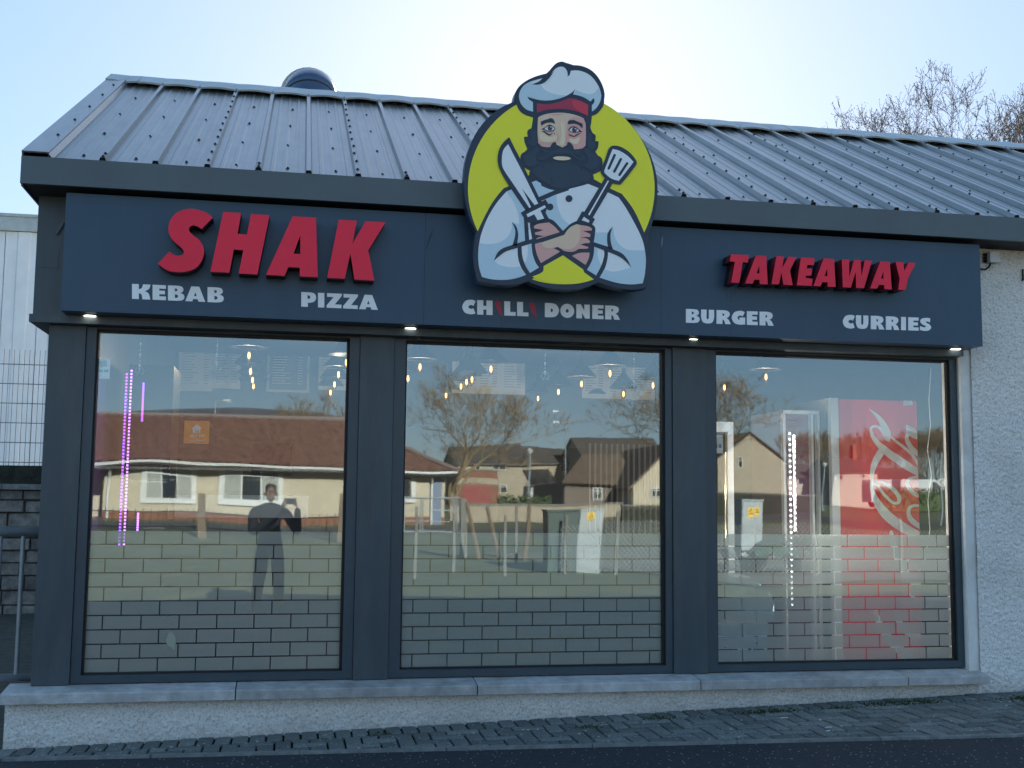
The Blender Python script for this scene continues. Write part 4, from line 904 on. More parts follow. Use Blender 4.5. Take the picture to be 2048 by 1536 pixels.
# red drinks cooler with white script lettering down its side
CY = 1.3
M_cred = mat('cooler_red', (.80,.025,.05), .4); M_cwh = mat('cooler_script_white', (.76,.79,.80), .5); M_cgrey = mat('cooler_edge', (.5,.52,.53), .5)
clr = thing('drinks_cooler', 'tall red drinks cooler with white script lettering standing behind the right window', 'cooler')
a, b_ = on_y(1676, 798, CY), on_y(1846, 1318, CY)
B = MB(); B.box(a.x, b_.x, CY, CY+.75, .06, a.z); B.build('side_panel', M_cred, clr)
B = MB(); B.box(a.x-.075, a.x-.003, CY+.05, CY+.74, .06, a.z+.01); B.build('door', mat('cooler_door_glass', (.02,.025,.03), .15), clr)
B = MB(); B.box(a.x-.075, a.x-.003, CY-.01, CY+.049, .06, a.z+.01); B.build('door_edge', M_cwh, clr)
B = MB(); B.box(a.x-.02, b_.x, CY+.02, CY+.72, .021, .059); B.build('plinth', M_top, clr)
SC_ = crop(1640, 780, 726/260)
def stroke(pts):
    """pen stroke: (x, y, width) samples -> outline in photo pixels"""
    P_ = [Vector((p[0], p[1])) for p in pts]; fine = []
    for i in range(len(P_)-1):
        p0 = P_[max(i-1,0)]; p1 = P_[i]; p2 = P_[i+1]; p3 = P_[min(i+2, len(P_)-1)]
        for k in range(6):
            t_ = k/6; q = .5*((2*p1)+(-p0+p2)*t_+(2*p0-5*p1+4*p2-p3)*t_*t_+(-p0+3*p1-3*p2+p3)*t_**3)
            fine.append((q, pts[i][2]*(1-t_)+pts[i+1][2]*t_))
    fine.append((P_[-1], pts[-1][2])); Lf, Rt = [], []
    for i, (q, w) in enumerate(fine):
        d = (fine[min(i+1, len(fine)-1)][0]-fine[max(i-1, 0)][0]); d = d.normalized() if d.length else Vector((1,0)); n = Vector((-d.y, d.x))
        Lf.append(q+n*w*.58); Rt.append(q-n*w*.58)
    return [(p.x, p.y) for p in Lf], [(p.x, p.y) for p in Rt]
STRO = [[(276,105,2),(320,145,18),(355,195,30),(378,240,28),(386,290,4)],
 [(386,285,4),(368,270,14),(345,225,14),(318,203,12),(290,208,12),(286,235,14),(312,285,22),(362,335,34),(425,382,38),(490,425,38),(562,470,30)],
 [(394,258,4),(430,290,12),(475,325,14),(515,362,14),(540,400,12),(556,432,6)],
 [(344,342,36),(312,395,32),(294,450,22),(288,510,14),(292,560,18),(318,625,34),(365,690,46),(430,745,48),(505,790,44),(575,822,30)],
 [(300,530,8),(330,514,12),(375,528,16),(420,565,20),(444,605,20),(432,632,14),(400,624,14),(355,580,14),(325,538,10),(300,516,6)],
 [(482,195,4),(505,225,40),(530,245,44),(570,262,34)],
 [(505,232,10),(484,262,18),(495,300,22),(525,340,26),(570,372,22)],
 [(570,488,8),(525,488,12),(494,502,16),(490,532,18),(515,570,20),(572,600,16)],
 [(574,648,8),(530,645,14),(500,660,16),(496,695,18),(520,735,26),(576,772,24)],
 [(398,785,8),(402,820,24),(420,890,34),(448,970,36),(500,1050,38),(575,1110,28)],
 [(440,1010,10),(470,960,14),(520,960,14),(560,1010,14)],
 [(312,1228,16),(320,1270,24),(352,1340,36),(405,1410,44),(470,1470,46),(545,1520,36)],
 [(430,1235,14),(440,1290,26),(490,1350,34),(570,1385,28)], [(500,1130,10),(540,1180,20),(575,1200,18)]]
for st in STRO:
    Lf, Rt = stroke(st); La, Ra = to_xz(SC_(Lf), CY-.002), to_xz(SC_(Rt), CY-.002)
    lim = b_.x-.002
    n = len(La); B = MB(); vs = [(min(x, lim), CY-.002, z) for x, z in La]+[(min(x, lim), CY-.002, z) for x, z in Ra]
    vs += [(x, CY-.0004, z) for x, y, z in vs]
    B.add(vs, [(i, n+i, n+i+1, i+1) for i in range(n-1)]+[(2*n+i, 2*n+i+1, 3*n+i+1, 3*n+i) for i in range(n-1)])
    B.build('script_stroke', M_cwh, clr)
a2, b2 = on_y(1807, 801, CY-.003), on_y(1825, 811, CY-.003)
MB().box(a2.x, b2.x, CY-.003, CY-.0005, b2.z, a2.z).build('energy_label', M_board, clr)
# glass-door fridge left of it
gf = thing('glass_door_fridge', 'glass-door drinks fridge left of the red cooler', 'fridge')
a, b_ = on_y(1566, 820, 1.2), on_y(1645, 1200, 1.2)
B = MB(); B.box(a.x, b_.x, 1.26, 1.9, .03, a.z); B.build('cabinet', mat('fridge_inner', (.08,.03,.05), .5), gf)
B = MB(); w = .022
for x in (a.x, b_.x-w, a.x+.26): B.box(x, x+w, 1.2, 1.255, .05, a.z)
B.box(a.x, b_.x, 1.201, 1.254, a.z-.03, a.z+.001); B.build('door_frame', mat('fridge_door_frame', (.42,.44,.46), .3, metal=.3), gf)
# open white door frame at the left of the right window
dr = thing('white_doorway', 'white-framed glazed inner door at the left of the right window', 'door')
DY = .45; a, b_ = on_y(1420, 848, DY), on_y(1470, 1200, DY)
M_upvc = mat('white_upvc', (.88,.90,.90), .4)
B = MB(); B.box(a.x-.05, b_.x, DY, DY+.05, a.z-.06, a.z+.02); B.box(b_.x-.05, b_.x, DY, DY+.05, .03, a.z-.061); B.build('frame', M_upvc, dr)
B = MB(); B.tube([on_y(1449,905,DY-.01), on_y(1449,1075,DY-.01)], .012, 6); B.build('pull_handle', mat('brass', (.5,.42,.25), .3, metal=.8), dr)
# cartons against the glass
M_car = mat('white_carton', (.86,.88,.90), .6, var=.05); M_blue = mat('carton_print', (.02,.05,.28), .6)
for i, (x0, y0, x1, y1, lab) in enumerate(((1431,1247,1484,1286,'upper left white printed carton behind the bottom of the right window'),(1486,1247,1535,1284,'upper right white printed carton behind the bottom of the right window'),(1431,1288,1484,1324,'lower left white printed carton behind the bottom of the right window'),(1486,1287,1535,1324,'lower right white printed carton behind the bottom of the right window'))):
    Y = .018; a, b_ = on_y(x0, y0, Y), on_y(x1, y1, Y); o = thing('carton', lab, 'carton', (0,0,0), 'white cartons stacked behind the right window')
    B = MB(); B.box(a.x, b_.x-.002, Y, Y+.28, b_.z, a.z-.001); B.build('box', M_car, o)
    rng = random.Random(i+3); B = MB(); w = b_.x-a.x; h = a.z-b_.z
    if i % 2: B.box(a.x+w*.2, a.x+w*.34, Y-.0016, Y-.0003, a.z-h*.55, a.z-h*.2)
    for k in range(6):
        z = a.z-h*(.16+.13*k); B.box(a.x+w*.42 if i % 2 else a.x+w*.1, a.x+w*rng.uniform(.6,.92), Y-.0016, Y-.0003, z-.006, z)
    e = B.build('print', M_blue, o); e['kind'] = 'stuff'
bg_ = thing('plastic_sack', 'pale blue plastic sack slumped on the cartons in the right window', 'sack')
P_ = []; cc = on_y(1490, 1205, .3)
for i in range(13):
    row = []; v = i/12
    for k in range(25):
        w = 2*math.pi*k/24; r = (.16+.05*math.sin(3*w+v*4))*(math.sin(math.pi*min(1, .12+v*.88))**.5)
        row.append((cc.x+r*math.cos(w)*1.15+(.5-v)*.1, .33+r*.8*math.sin(w), cc.z-.20+v*.42))
    P_.append(row)
link('sack_body', grid_mesh('sack_body', np.array(P_), mat('blue_film_plastic', (.36,.58,.70), .4, var=.15, vscale=5)), bg_)
# stickers on the glass
M_or = mat('sticker_orange', (.90,.40,.02), .5); M_sw = mat('sticker_white', (.88,.88,.86), .5); M_sg = mat('sticker_green', (.16,.42,.36), .5); M_sb = mat('sticker_blue', (.10,.35,.62), .5)
def sticker(x0, y0, x1, y1, lab, m_, Y=.010):
    a, b_ = on_y(x0, y0, Y), on_y(x1, y1, Y); o = thing('window_sticker', lab, 'sticker'); MB().box(a.x, b_.x, Y, Y+.0008, b_.z, a.z).build('backing', m_, o); return o
st = sticker(369, 841, 418, 888, 'square orange delivery sticker reading JUST EAT on the left window', M_or)
ff = crop(0, 620, 2048/720); Yp = .0092
def sp(pts, m_=M_sw, par=st, name='print', holes=()): return MB().prism([to_xz(ff(pts), Yp)]+[to_xz(ff(h), Yp) for h in holes], Yp, Yp+.0006).build(name, m_, par)
sp([(1118,650),(1146,672),(1140,680),(1140,700),(1098,700),(1096,680),(1090,676)], holes=[[(1108,678),(1114,678),(1114,698),(1108,698)],[(1122,680),(1130,680),(1130,698),(1122,698)]])
def tiny_word(txt, x0, y0, h, w, gap, par, m_=M_sw, sl=0):
    x = x0
    for ch in txt:
        if ch != ' ':
            for li, l in enumerate([GL[ch]]):
                LO = [to_xz(ff([(x+p[0]*w+sl*p[1], y0-p[1]*h) for p in q]), Yp) for q in l]
                MB().prism(LO, Yp, Yp+.0006).build('letter', m_, par)
        x += w+gap
GL['J'] = [C([(.35,1),(1,1),(1,.2),(.8,0),(.1,0),(0,.3),(.45,.3),(.5,.75),(.35,.75)])]; GL['T'] = [C([(0,1),(1,1),(1,.74),(.7,.74),(.7,0),(.3,0),(.3,.74),(0,.74)])]
tiny_word('JUST EAT', 1078, 724, 13, 9, 1.6, st, sl=2)
sp([(1078,742),(1155,742),(1155,745),(1078,745)])
s2 = sticker(193, 717, 219, 758, 'small pale card-payment sticker at the top left of the left window', M_sw)
sp([(565,340),(585,340),(585,354),(565,354)], M_sg, s2); sp([(590,340),(616,340),(616,354),(590,354)], M_sb, s2); sp([(560,290),(605,286),(610,320),(570,325)], mat('sticker_grey_print', (.45,.55,.5), .5), s2)
s3 = sticker(1429, 870, 1446, 907, 'small pale card-payment sticker at the left of the right window', M_sw)
ff = crop(1348, 660, 2048/700)
sp([(240,668),(254,668),(254,690),(240,690)], M_sg, s3); sp([(262,668),(278,668),(278,690),(262,690)], M_sb, s3)
# timber-backed window bench behind the middle window
wb = thing('window_bench', 'olive-painted bench back standing low behind the middle window', 'bench')
M_olive = mat('olive_board', (.24,.22,.13), .8, .2, var=.08, vscale=3)
for k in range(4):
    xa = .76+k*.487; MB().box(xa+.002, xa+.485, .10, .125, .25, 1.285).build('back_board', M_olive, wb)
MB().box(.76, 2.71, .126, .55, .70, .74).build('seat', M_olive, wb)
for x in (.8, 1.7, 2.6): MB().box(x, x+.05, .45, .5, .021, .699).build('leg', M_olive, wb)
# little hanging butterfly ornaments on chains at the window heads
M_orn = mat('ornament_silver', (.62,.66,.68), .3, metal=.5)
for i, (px, py0, py1, lab) in enumerate(((279,676,742,'silver hanging ornament chain near the left edge of the left window'),(433,680,735,'silver hanging ornament chain in the left window beside the tall menu'),(1090,700,752,'silver bow ornament hanging at the middle of the middle window'),(1268,708,775,'silver bow ornament hanging at the right of the middle window'))):
    a, b_ = on_y(px, py0, .12), on_y(px, py1, .12); o = thing('hanging_ornament', lab, 'ornament', (0,0,0), 'silver ornaments hanging in the windows')
    B = MB(); n = 9
    for k in range(n):
        z = a.z+(b_.z-a.z)*k/n; B.box(b_.x-.002, b_.x+.002, .118, .122, z-.012, z); 
        if k % 3 == 1: B.box(b_.x-.007, b_.x+.007, .117, .123, z-.02, z-.008)
    B.build('chain', M_orn, o)
    B = MB()
    for sgn in (-1, 1):
        pts = [(b_.x+sgn*.03*t_*(1), .12, b_.z+.035*math.sin(t_*3.0)*sgn*0+.028*math.sin(t_*math.pi)) for t_ in (0,.3,.6,1)]
        B.tube(pts, .003, 4); B.tube([(p[0], p[1], 2*b_.z-p[2]) for p in pts], .003, 4)
    B.build('bow', M_orn, o)
# dried glue mark on the film of the left window and a loose cable in the right one
q = [(332,1282),(337,1266),(343,1264),(351,1274),(351,1290),(348,1298),(352,1296),(349,1300),(344,1299),(343,1294),(336,1292)]
o = MB().prism([to_xz(smooth_loop(q), -.002)], -.0012, -.0004).build('bird_dropping', mat('dried_smear', (.36,.37,.28), .8)); tag(o, 'dried pale smear on the brick film low in the left window', 'smear')
pts = [on_y(x, y, .06) for x, y in ((1862,735),(1858,800),(1861,850),(1855,900),(1863,950),(1856,1000),(1860,1060),(1850,1120))]
o = MB().tube(pts, .0035, 5).build('loose_cable', mat('white_cable', (.6,.62,.62), .5), smooth=True); tag(o, 'thin white cable hanging at the right edge of the right window', 'cable')
# anti-loitering string of ceiling vents and dark rear doorway
B = MB(); a, b_ = on_y(1000, 830, 5.9), on_y(1180, 1000, 5.9); B.box(a.x, b_.x, 5.92, 5.949, .03, 2.2); part(B, 'kitchen_hatch', mat('hatch_dark', (.02,.022,.026), .5))
# bright prep-area slats seen as vertical lines at the right of the middle window
B = MB()
for k in range(14):
    p = on_y(1180+k*11, 880, 5.6); B.box(p.x-.012, p.x+.012, 5.6, 5.62, .03, 2.25)
o = B.build('strip_curtain', mat('strip_curtain_plastic', (.30,.33,.35), .3)); tag(o, 'pale plastic strip curtain at the back of the shop, right of the middle window', 'strip curtain')
# ================================================================== LEFT OF THE SHOP
M_wh = mat('white_cladding_sheet', (.76,.79,.82), .45, .5, var=.05, vscale=2, stain=(.66,.70,.73), stain_scale=.6, stain_amt=.4)
wh = thing('warehouse', 'tall white ribbed-metal warehouse behind the mesh fence at the left edge', 'warehouse')
WYd = 25.0; top = on_y(0, 430, WYd).z; wx0, wx1 = -26.0, on_y(90, 600, WYd).x+3.5
B = MB(); B.box(wx0, wx1, WYd+.05, WYd+14, .0, top-.1); B.build('wall_core', M_wh, wh)
pit = .92; x = wx1-pit; first = None
k = 0
while x > wx0:
    pr = [(0,0),(.30,0),(.34,-.04),(.62,-.04),(.66,0),(.90,0)]
    if first is None:
        Bm = MB(); n = len(pr); Bm.add([(a, b_, .2) for a, b_ in pr]+[(a, b_, top-.45) for a, b_ in pr], [(i, i+1, n+i+1, n+i) for i in range(n-1)])
        Bm.box(.335,.345,-.047,-.0405,.2,top-.45); first = Bm.mesh('cladding_sheet', M_wh)
    link('cladding_sheet', first, wh, (x, WYd, 0)); x -= pit; k += 1
B = MB(); B.box(wx0-.2, wx1+.2, WYd-.12, WYd+.2, top-.44, top); B.box(wx0-.2, wx1+.2, WYd-.16, WYd-.121, top-.05, top+.03); B.build('eaves_trim', M_galv, wh)
# stone boundary wall with coping, ivy-dark upper course and mesh fence
M_stone = mat('boundary_stone', (.20,.185,.165), .9, .2, var=.45, vscale=7, bump=1.4, bscale=22, objvar=.3, stain=(.06,.055,.05), stain_scale=4, stain_amt=.6)
M_dark = mat('dark_mossy_stone', (.035,.038,.03), .95, .1, var=.5, vscale=6, bump=1.5, bscale=20)
wl = thing('boundary_wall', 'dark coursed-stone boundary wall with a pale coping left of the shop', 'wall')
BY = 9.6; g0 = -.13; cop = on_y(30, 968, BY).z
B = MB(); B.box(-14, -1.2, BY+.02, BY+.4, g0-.3, cop-.08); B.build('mortar_core', mat('old_mortar', (.09,.085,.075), .95, .1, var=.4, vscale=8), wl)
rng = random.Random(4); z = g0-.05; row = 0; xl, xr = -4.6, -2.1
while z < cop-.1:
    h = rng.choice((.15,.18,.21)); h = min(h, cop-.08-z)
    x = xl-rng.uniform(0,.3)
    while x < xr:
        w = rng.uniform(.24,.52); d = rng.uniform(-.03,.01); j = .004
        B = MB(); c = .012
        B.add([(x+j,BY+.02,z+j),(x+w-j,BY+.02,z+j),(x+w-j,BY+.02,z+h-j),(x+j,BY+.02,z+h-j),(x+j+c,BY-.02+d,z+j+c),(x+w-j-c,BY-.02+d+rng.uniform(-.01,.01),z+j+c),(x+w-j-c,BY-.02+d,z+h-j-c),(x+j+c,BY-.02+d,z+h-j-c)],
              [(4,5,6,7),(0,1,5,4),(1,2,6,5),(2,3,7,6),(3,0,4,7)]); B.build('stone', M_stone, wl); x += w
    z += h; row += 1
x = -14
while x < -1.3: B = MB(); B.box(x+.004, x+.896, BY-.07, BY+.45, cop-.079, cop); B.build('coping_stone', M_edge, wl); x += .9
B = MB(); up = on_y(30, 931, BY+.3).z; B.box(-14,-1.2,BY+.25,BY+.5,cop+.001,up); B.build('upper_course', M_dark, wl)
M_mesh = mat('fence_wire_grey', (.10,.12,.14), .5)
mf = thing('mesh_fence', 'grey welded-mesh security fence on top of the dark stone wall', 'fence')
FY = BY+.38; zt = on_y(30, 703, FY).z
B = MB(); x = -5.2
while x < -1.2: B.box(x-.004, x+.004, FY-.004, FY+.004, up-.02, zt+.03); x += .072
B.build('vertical_wire', M_mesh, mf, kind='stuff')
z = up+.05
while z < zt+.02: B = MB(); B.box(-14,-1.2,FY-.013,FY-.005,z-.006,z+.006); B.build('horizontal_wire', M_mesh, mf); z += .292*1.0
for x in (-4.9,-2.05): B = MB(); B.box(x-.03,x+.03,FY+.006,FY+.066,up-.02,zt+.08); B.build('post', M_mesh, mf)
# galvanised handrail
M_rail = mat('galvanised_rail', (.30,.33,.35), .45, .5, metal=.4, var=.12, vscale=14)
hr = thing('handrail', 'galvanised tubular handrail with upright bars at the left corner of the shop', 'railing')
RYp = .32; z1, z0 = on_y(20, 1063, RYp).z, on_y(20, 1355, RYp).z
B = MB(); B.tube([(-1.66,RYp,z1),(-4.6,RYp,z1)], .034, 12); B.build('top_rail', M_rail, hr, smooth=True)
B = MB(); B.tube([(-1.66,RYp,z0),(-4.6,RYp,z0)], .026, 10); B.build('bottom_rail', M_rail, hr, smooth=True)
xb = on_y(40, 1200, RYp).x; x = xb+0
while x > -4.5: B = MB(); B.tube([(x,RYp,z0),(x,RYp,z1)], .0155, 8, cap=False); B.build('bar', M_rail, hr, smooth=True); x -= .148
for x in (-2.55,-4.4): B = MB(); B.tube([(x,RYp,-.2),(x,RYp,z1)], .024, 10); B.build('post', M_rail, hr, smooth=True)

# ================================================================== TREES
M_bark = mat('bark', (.15,.125,.105), .95, .1, var=.4, vscale=6); M_twig = mat('twig_bark', (.16,.13,.11), .95, .1)
M_bark2 = mat('warm_bark', (.20,.145,.085), .95, .1, var=.3, vscale=6); M_twig2 = mat('warm_twig_bark', (.17,.12,.075), .95, .1)
def bare_tree_meshes(seed, H, spread, trunk_h, levels=6, r0=.2, twist=.25, minr=.006, bm=M_bark, tm=M_twig, nchild=(2,3), buds=False, up=.35):
    rng = random.Random(seed); big, tw = MB(), MB()
    stack = [(Vector((0,0,-.3)), Vector((rng.uniform(-.05,.05), rng.uniform(-.05,.05), 1)).normalized(), trunk_h+.3, r0, 0)]
    base_len = (H-trunk_h)/2.6
    while stack:
        p, d, L_, r, lv = stack.pop()
        n = 3 if lv < 4 else 2
        pts = [p]; rs = [r]; q = p.copy(); dd = d.copy(); rend = max(r*(.62 if lv else .8), minr*.7)
        for i in range(n):
            dd = (dd+Vector((rng.gauss(0,1), rng.gauss(0,1), rng.gauss(0,.6)))*twist*(.35 if lv == 0 else .55)+Vector((0,0,up*.18 if lv else 0))).normalized()
            q = q+dd*(L_/n); pts.append(q.copy()); rs.append(r+(rend-r)*(i+1)/n)
        (big if lv < 3 else tw).tube(pts, rs, 7 if lv < 2 else (5 if lv < 3 else 3), cap=False)
        if buds and lv == levels:
            for k in range(3):
                t_ = pts[-1-(k % 2)]+Vector((rng.gauss(0,.02), rng.gauss(0,.02), rng.gauss(0,.02))); s = .016
                tw.add([t_+Vector((s,0,0)), t_+Vector((-s,0,0)), t_+Vector((0,s,0)), t_+Vector((0,0,s*1.8))], [(0,2,3),(2,1,3),(0,3,1)])
        if lv >= levels: continue
        nc = rng.randint(*nchild)+(2 if lv == 0 else 0)
        for c in range(nc):
            az = rng.uniform(0, 6.28)+c*6.28/nc; tilt = rng.uniform(.35,.85)*spread*(1.0 if lv == 0 else .95)
            a = dd.orthogonal().normalized(); b_ = dd.cross(a)
            nd = (dd*math.cos(tilt)+(a*math.cos(az)+b_*math.sin(az))*math.sin(tilt)); nd = (nd+Vector((0,0,up*.35))).normalized()
            ln = base_len*(.70**lv)*rng.uniform(.75,1.15)
            org = pts[-1] if c < 2 or lv == 0 and c < 3 else pts[rng.randint(1, n)]
            stack.append((org, nd, ln, max(rend*rng.uniform(.55,.8), minr), lv+1))
            if lv >= 1 and rng.random() < .45:      # side shoots
                k = rng.randint(1, n-1); az2 = rng.uniform(0, 6.28); nd2 = (dd*.5+(a*math.cos(az2)+b_*math.sin(az2))*.8+Vector((0,0,.3))).normalized()
                stack.append((pts[k], nd2, ln*.7, max(rend*.4, minr), min(lv+2, levels)))
    return big.mesh('trunk', bm), tw.mesh('twigs', tm)
def tree(label, loc, meshes, rz=0, s=1, group=None):
    o = thing('bare_tree', label, 'tree', loc, group, rz=rz); link('trunk', meshes[0], o); link('crown', meshes[1], o)
    o.scale = (s, s, s); return o
TM = [bare_tree_meshes(11, 12.5, 1.0, 2.6, 8, .20, .30, .006, buds=True, nchild=(2,3)), bare_tree_meshes(23, 11, 1.0, 2.2, 8, .18, .32, .006, buds=True, nchild=(2,3)), bare_tree_meshes(5, 10, 1.1, 1.8, 7, .24, .27, .011, M_bark2, M_bark2)]
def top_of(me): return max(v.co.z for v in me.vertices)
TT = [max(top_of(a), top_of(b)) for a, b in TM]
def sky_tree(k, px, py, Y, rz, lab):
    q = on_y(px, py, Y); g_ = -.2; s = (q.z-g_)/TT[k]
    tree(lab, (q.x, Y, g_), TM[k], rz, s)
sky_tree(0, 1985, 178, 32, .4, 'bare winter tree behind the right end of the roof, left one of the clump')
sky_tree(1, 2085, 165, 35, 1.3, 'bare winter tree behind the right end of the roof, middle one of the clump')
sky_tree(0, 2130, 150, 30, 3.9, 'tall bare winter tree at the very right edge behind the shop roof')
sky_tree(1, 2010, 205, 38, 4.4, 'lower bare winter tree set furthest back in the clump behind the roof')

# ================================================================== THE STREET THE GLASS MIRRORS (all of it stands behind the camera)
M_cream = mat('cream_render', (.42,.36,.27), .9, .2, var=.08, vscale=2, stain=(.38,.33,.24), stain_scale=.5, stain_amt=.3)
M_beige = mat('beige_roughcast', (.30,.25,.19), .9, .2, var=.1, vscale=3); M_brickr = mat('red_brick', (.19,.085,.055), .9, .2, var=.25, vscale=8)
M_rtile = mat('red_roof_tiles', (.095,.045,.034), .85, .3, var=.55, vscale=6); M_btile = mat('brown_roof_tiles', (.085,.06,.045), .85, .3, var=.3, vscale=2)
M_slate = mat('dark_roof_tiles', (.045,.038,.034), .8, .3, var=.3, vscale=2); M_wtrim = mat('white_trim', (.50,.49,.46), .6); M_win = mat('house_window_glass', (.02,.025,.03), .08, .6)
M_curt = mat('curtain', (.42,.42,.38), .9, var=.3, vscale=20, stretch=(8,1,1)); M_gut = mat('black_gutter', (.012,.012,.013), .5); M_door_r = mat('red_garage_door', (.22,.025,.02), .6)
M_pinkw = mat('pinkish_white_render', (.40,.33,.28), .9)
# real tile relief: rows of overlapping scalloped courses
def tile_slope(name, e0, e1, r0_, r1_, m_, parent, course=.34, wave=.30, amp=.03):
    e0, e1, r0_, r1_ = map(Vector, (e0, e1, r0_, r1_)); n = max(3, int((r0_-e0).length/course)); wdt = (e1-e0).length; k = min(260, int(wdt/wave*4))
    nrm = (e1-e0).cross(r0_-e0).normalized()
    if nrm.z < 0: nrm = -nrm
    rows = []
    for j in range(n):
        for v, lift in ((j/n, .05), ((j+.999)/n, .0)):
            a = e0+(r0_-e0)*v; b_ = e1+(r1_-e1)*v
            rows.append([tuple(a+(b_-a)*(i/k)+nrm*(lift+amp*math.sin(2*math.pi*(a+(b_-a)*(i/k)-e0).length/wave))) for i in range(k+1)])
    P = np.array(rows)
    if (Vector(P[1,0])-Vector(P[0,0])).cross(Vector(P[0,1])-Vector(P[0,0])).z > 0: P = P[:, ::-1]
    return link(name, grid_mesh(name, P, m_, smooth=False), parent)
def house_window(parent, x0, x1, z0, z1, y, curtain=True, mull=1, sill=True, surround=None):
    w = .06; B = MB()
    for a, b_ in ((x0, x0+w),(x1-w, x1)): B.box(a, b_, y-.02, y+.05, z0, z1)
    B.box(x0+w, x1-w, y-.02, y+.05, z1-w, z1); B.box(x0+w, x1-w, y-.02, y+.05, z0, z0+w)
    for i in range(mull): m_ = x0+(x1-x0)*(i+1)/(mull+1); B.box(m_-.03, m_+.03, y-.019, y+.049, z0+w, z1-w)
    B.box(x0+w, x1-w, y-.018, y+.048, z1-(z1-z0)*.32, z1-(z1-z0)*.32+.05)
    o = B.build('window', M_wtrim, parent); MB().box(x0+w, x1-w, y, y+.012, z0+w, z1-w).build('pane', M_win, o)
    if curtain:
        B = MB(); n = 10; cw = (x1-x0)*.30
        for s in (x0+w, x1-w-cw):
            for i in range(n): B.box(s+cw*i/n, s+cw*(i+.62)/n, y+.0125, y+.02+.01*(i % 2), z0+w, z1-w)
        B.build('curtain', M_curt, o)
    if surround:
        B = MB(); t_ = .16; B.box(x0-t_, x0-.002, y-.03, y+.02, z0-t_, z1); B.box(x1+.002, x1+t_, y-.03, y+.02, z0-t_, z1); B.box(x0, x1, y-.03, y+.06, z0-t_, z0-.002); B.build('surround', surround, o)
    return o
# --- red-roofed bungalow
DB = 50.0; yb = D-DB
bun = thing('bungalow', 'cream bungalow with a red tiled hipped roof mirrored in the left window', 'bungalow')
L0_, R0_ = mir(206, 990, DB).x, mir(893, 990, DB).x; ez = mir(400, 931, DB).z; gz = ground_z(0, yb)-.15; rz_ = mir(500, 836, DB+4.2).z
B = MB(); B.box(L0_, R0_, yb-8.5, yb, gz, ez); B.build('wall', M_cream, bun)
B = MB(); B.box(L0_-.01, R0_+.01, yb-.05, yb+.03, gz, gz+.42); B.build('base_course', M_brickr, bun)
ov = .45; eL, eR = L0_-9, R0_+ov
B = MB(); B.box(L0_-8.6, L0_-.02, yb-8.5, yb-1.8, gz, ez); B.build('wing_wall', M_cream, bun)
tile_slope('roof', (eL,yb+ov,ez-.05), (eR,yb+ov,ez-.05), (eL,yb-4.2,rz_), (eR-4.4,yb-4.2,rz_), M_rtile, bun, course=.42, wave=.48, amp=.05)
tile_slope('roof', (eR,yb+ov,ez-.05), (eR,yb-9,ez-.05), (eR-4.4,yb-4.2,rz_), (eR-4.4,yb-4.25,rz_), M_rtile, bun)
B = MB(); B.hexa([(eL,yb-4.2,rz_-.3),(eR-4.4,yb-4.2,rz_-.3),(eR,yb-9,ez-.2),(eL,yb-9,ez-.2)],[(eL,yb-4.2,rz_-.02),(eR-4.4,yb-4.2,rz_-.02),(eR,yb-9,ez-.05),(eL,yb-9,ez-.05)]); B.build('rear_roof', M_rtile, bun)
B = MB(); B.tube([(eL,yb-4.2,rz_+.03),(eR-4.4,yb-4.2,rz_+.03),(eR,yb+ov,ez)], .13, 6); B.build('ridge_tiles', mat('ridge_tile', (.16,.12,.11), .8), bun)
B = MB(); B.box(eL, eR, yb+ov-.05, yb+ov+.01, ez-.16, ez-.03); B.build('fascia_board', M_wtrim, bun)
B = MB(); B.tube([(eL,yb+ov+.07,ez-.22),(eR,yb+ov+.07,ez-.22)], .10, 6); B.box(eL, eR, yb+.03, yb+ov-.06, ez-.19, ez-.15); B.build('gutter', M_gut, bun)
for px in (216, 864):
    x = mir(px, 1000, DB).x; B = MB(); B.tube([(x,yb+ov,ez-.25),(x,yb+.1,ez-.6),(x,yb+.1,gz)], .06, 6); B.build('downpipe', M_wtrim, bun)
for a, b_ in ((290,385),(450,558)):
    q0, q1 = mir(a, 937, DB-.1), mir(b_, 1000, DB-.1); house_window(bun, q0.x, q1.x, q1.z, q0.z, yb+.06, True, 2, surround=M_wtrim)
q0, q1 = mir(790, 943, DB-.1), mir(822, 995, DB-.1); house_window(bun, q0.x, q1.x, q1.z, q0.z, yb+.06, False, 0, surround=M_wtrim)
q0, q1 = mir(868, 952, DB-.1), mir(886, 1035, DB-.1); B = MB(); B.box(q0.x, q1.x, yb+.01, yb+.06, gz, q0.z); B.build('door', mat('blue_grey_door', (.10,.13,.2), .5), bun)
# low dark hill on the skyline behind the bungalow
prof = [(-150,846),(60,834),(190,827),(280,820),(380,816),(470,815),(560,818),(640,824),(700,836),(760,880),(800,930),(900,985)]
P_ = []
for dd, f in ((760,0),(820,1),(900,.6)):
    row = []
    for px, py in prof:
        q = mir(px, py, dd); row.append((q.x, q.y, 1.0+(q.z-1.0)*f))
    P_.append(row)
structure(link('hill', grid_mesh('hill', np.array(P_)[:, ::-1] , mat('hill_heath', (.10,.095,.11), .95, .1, var=.3, vscale=.02))))
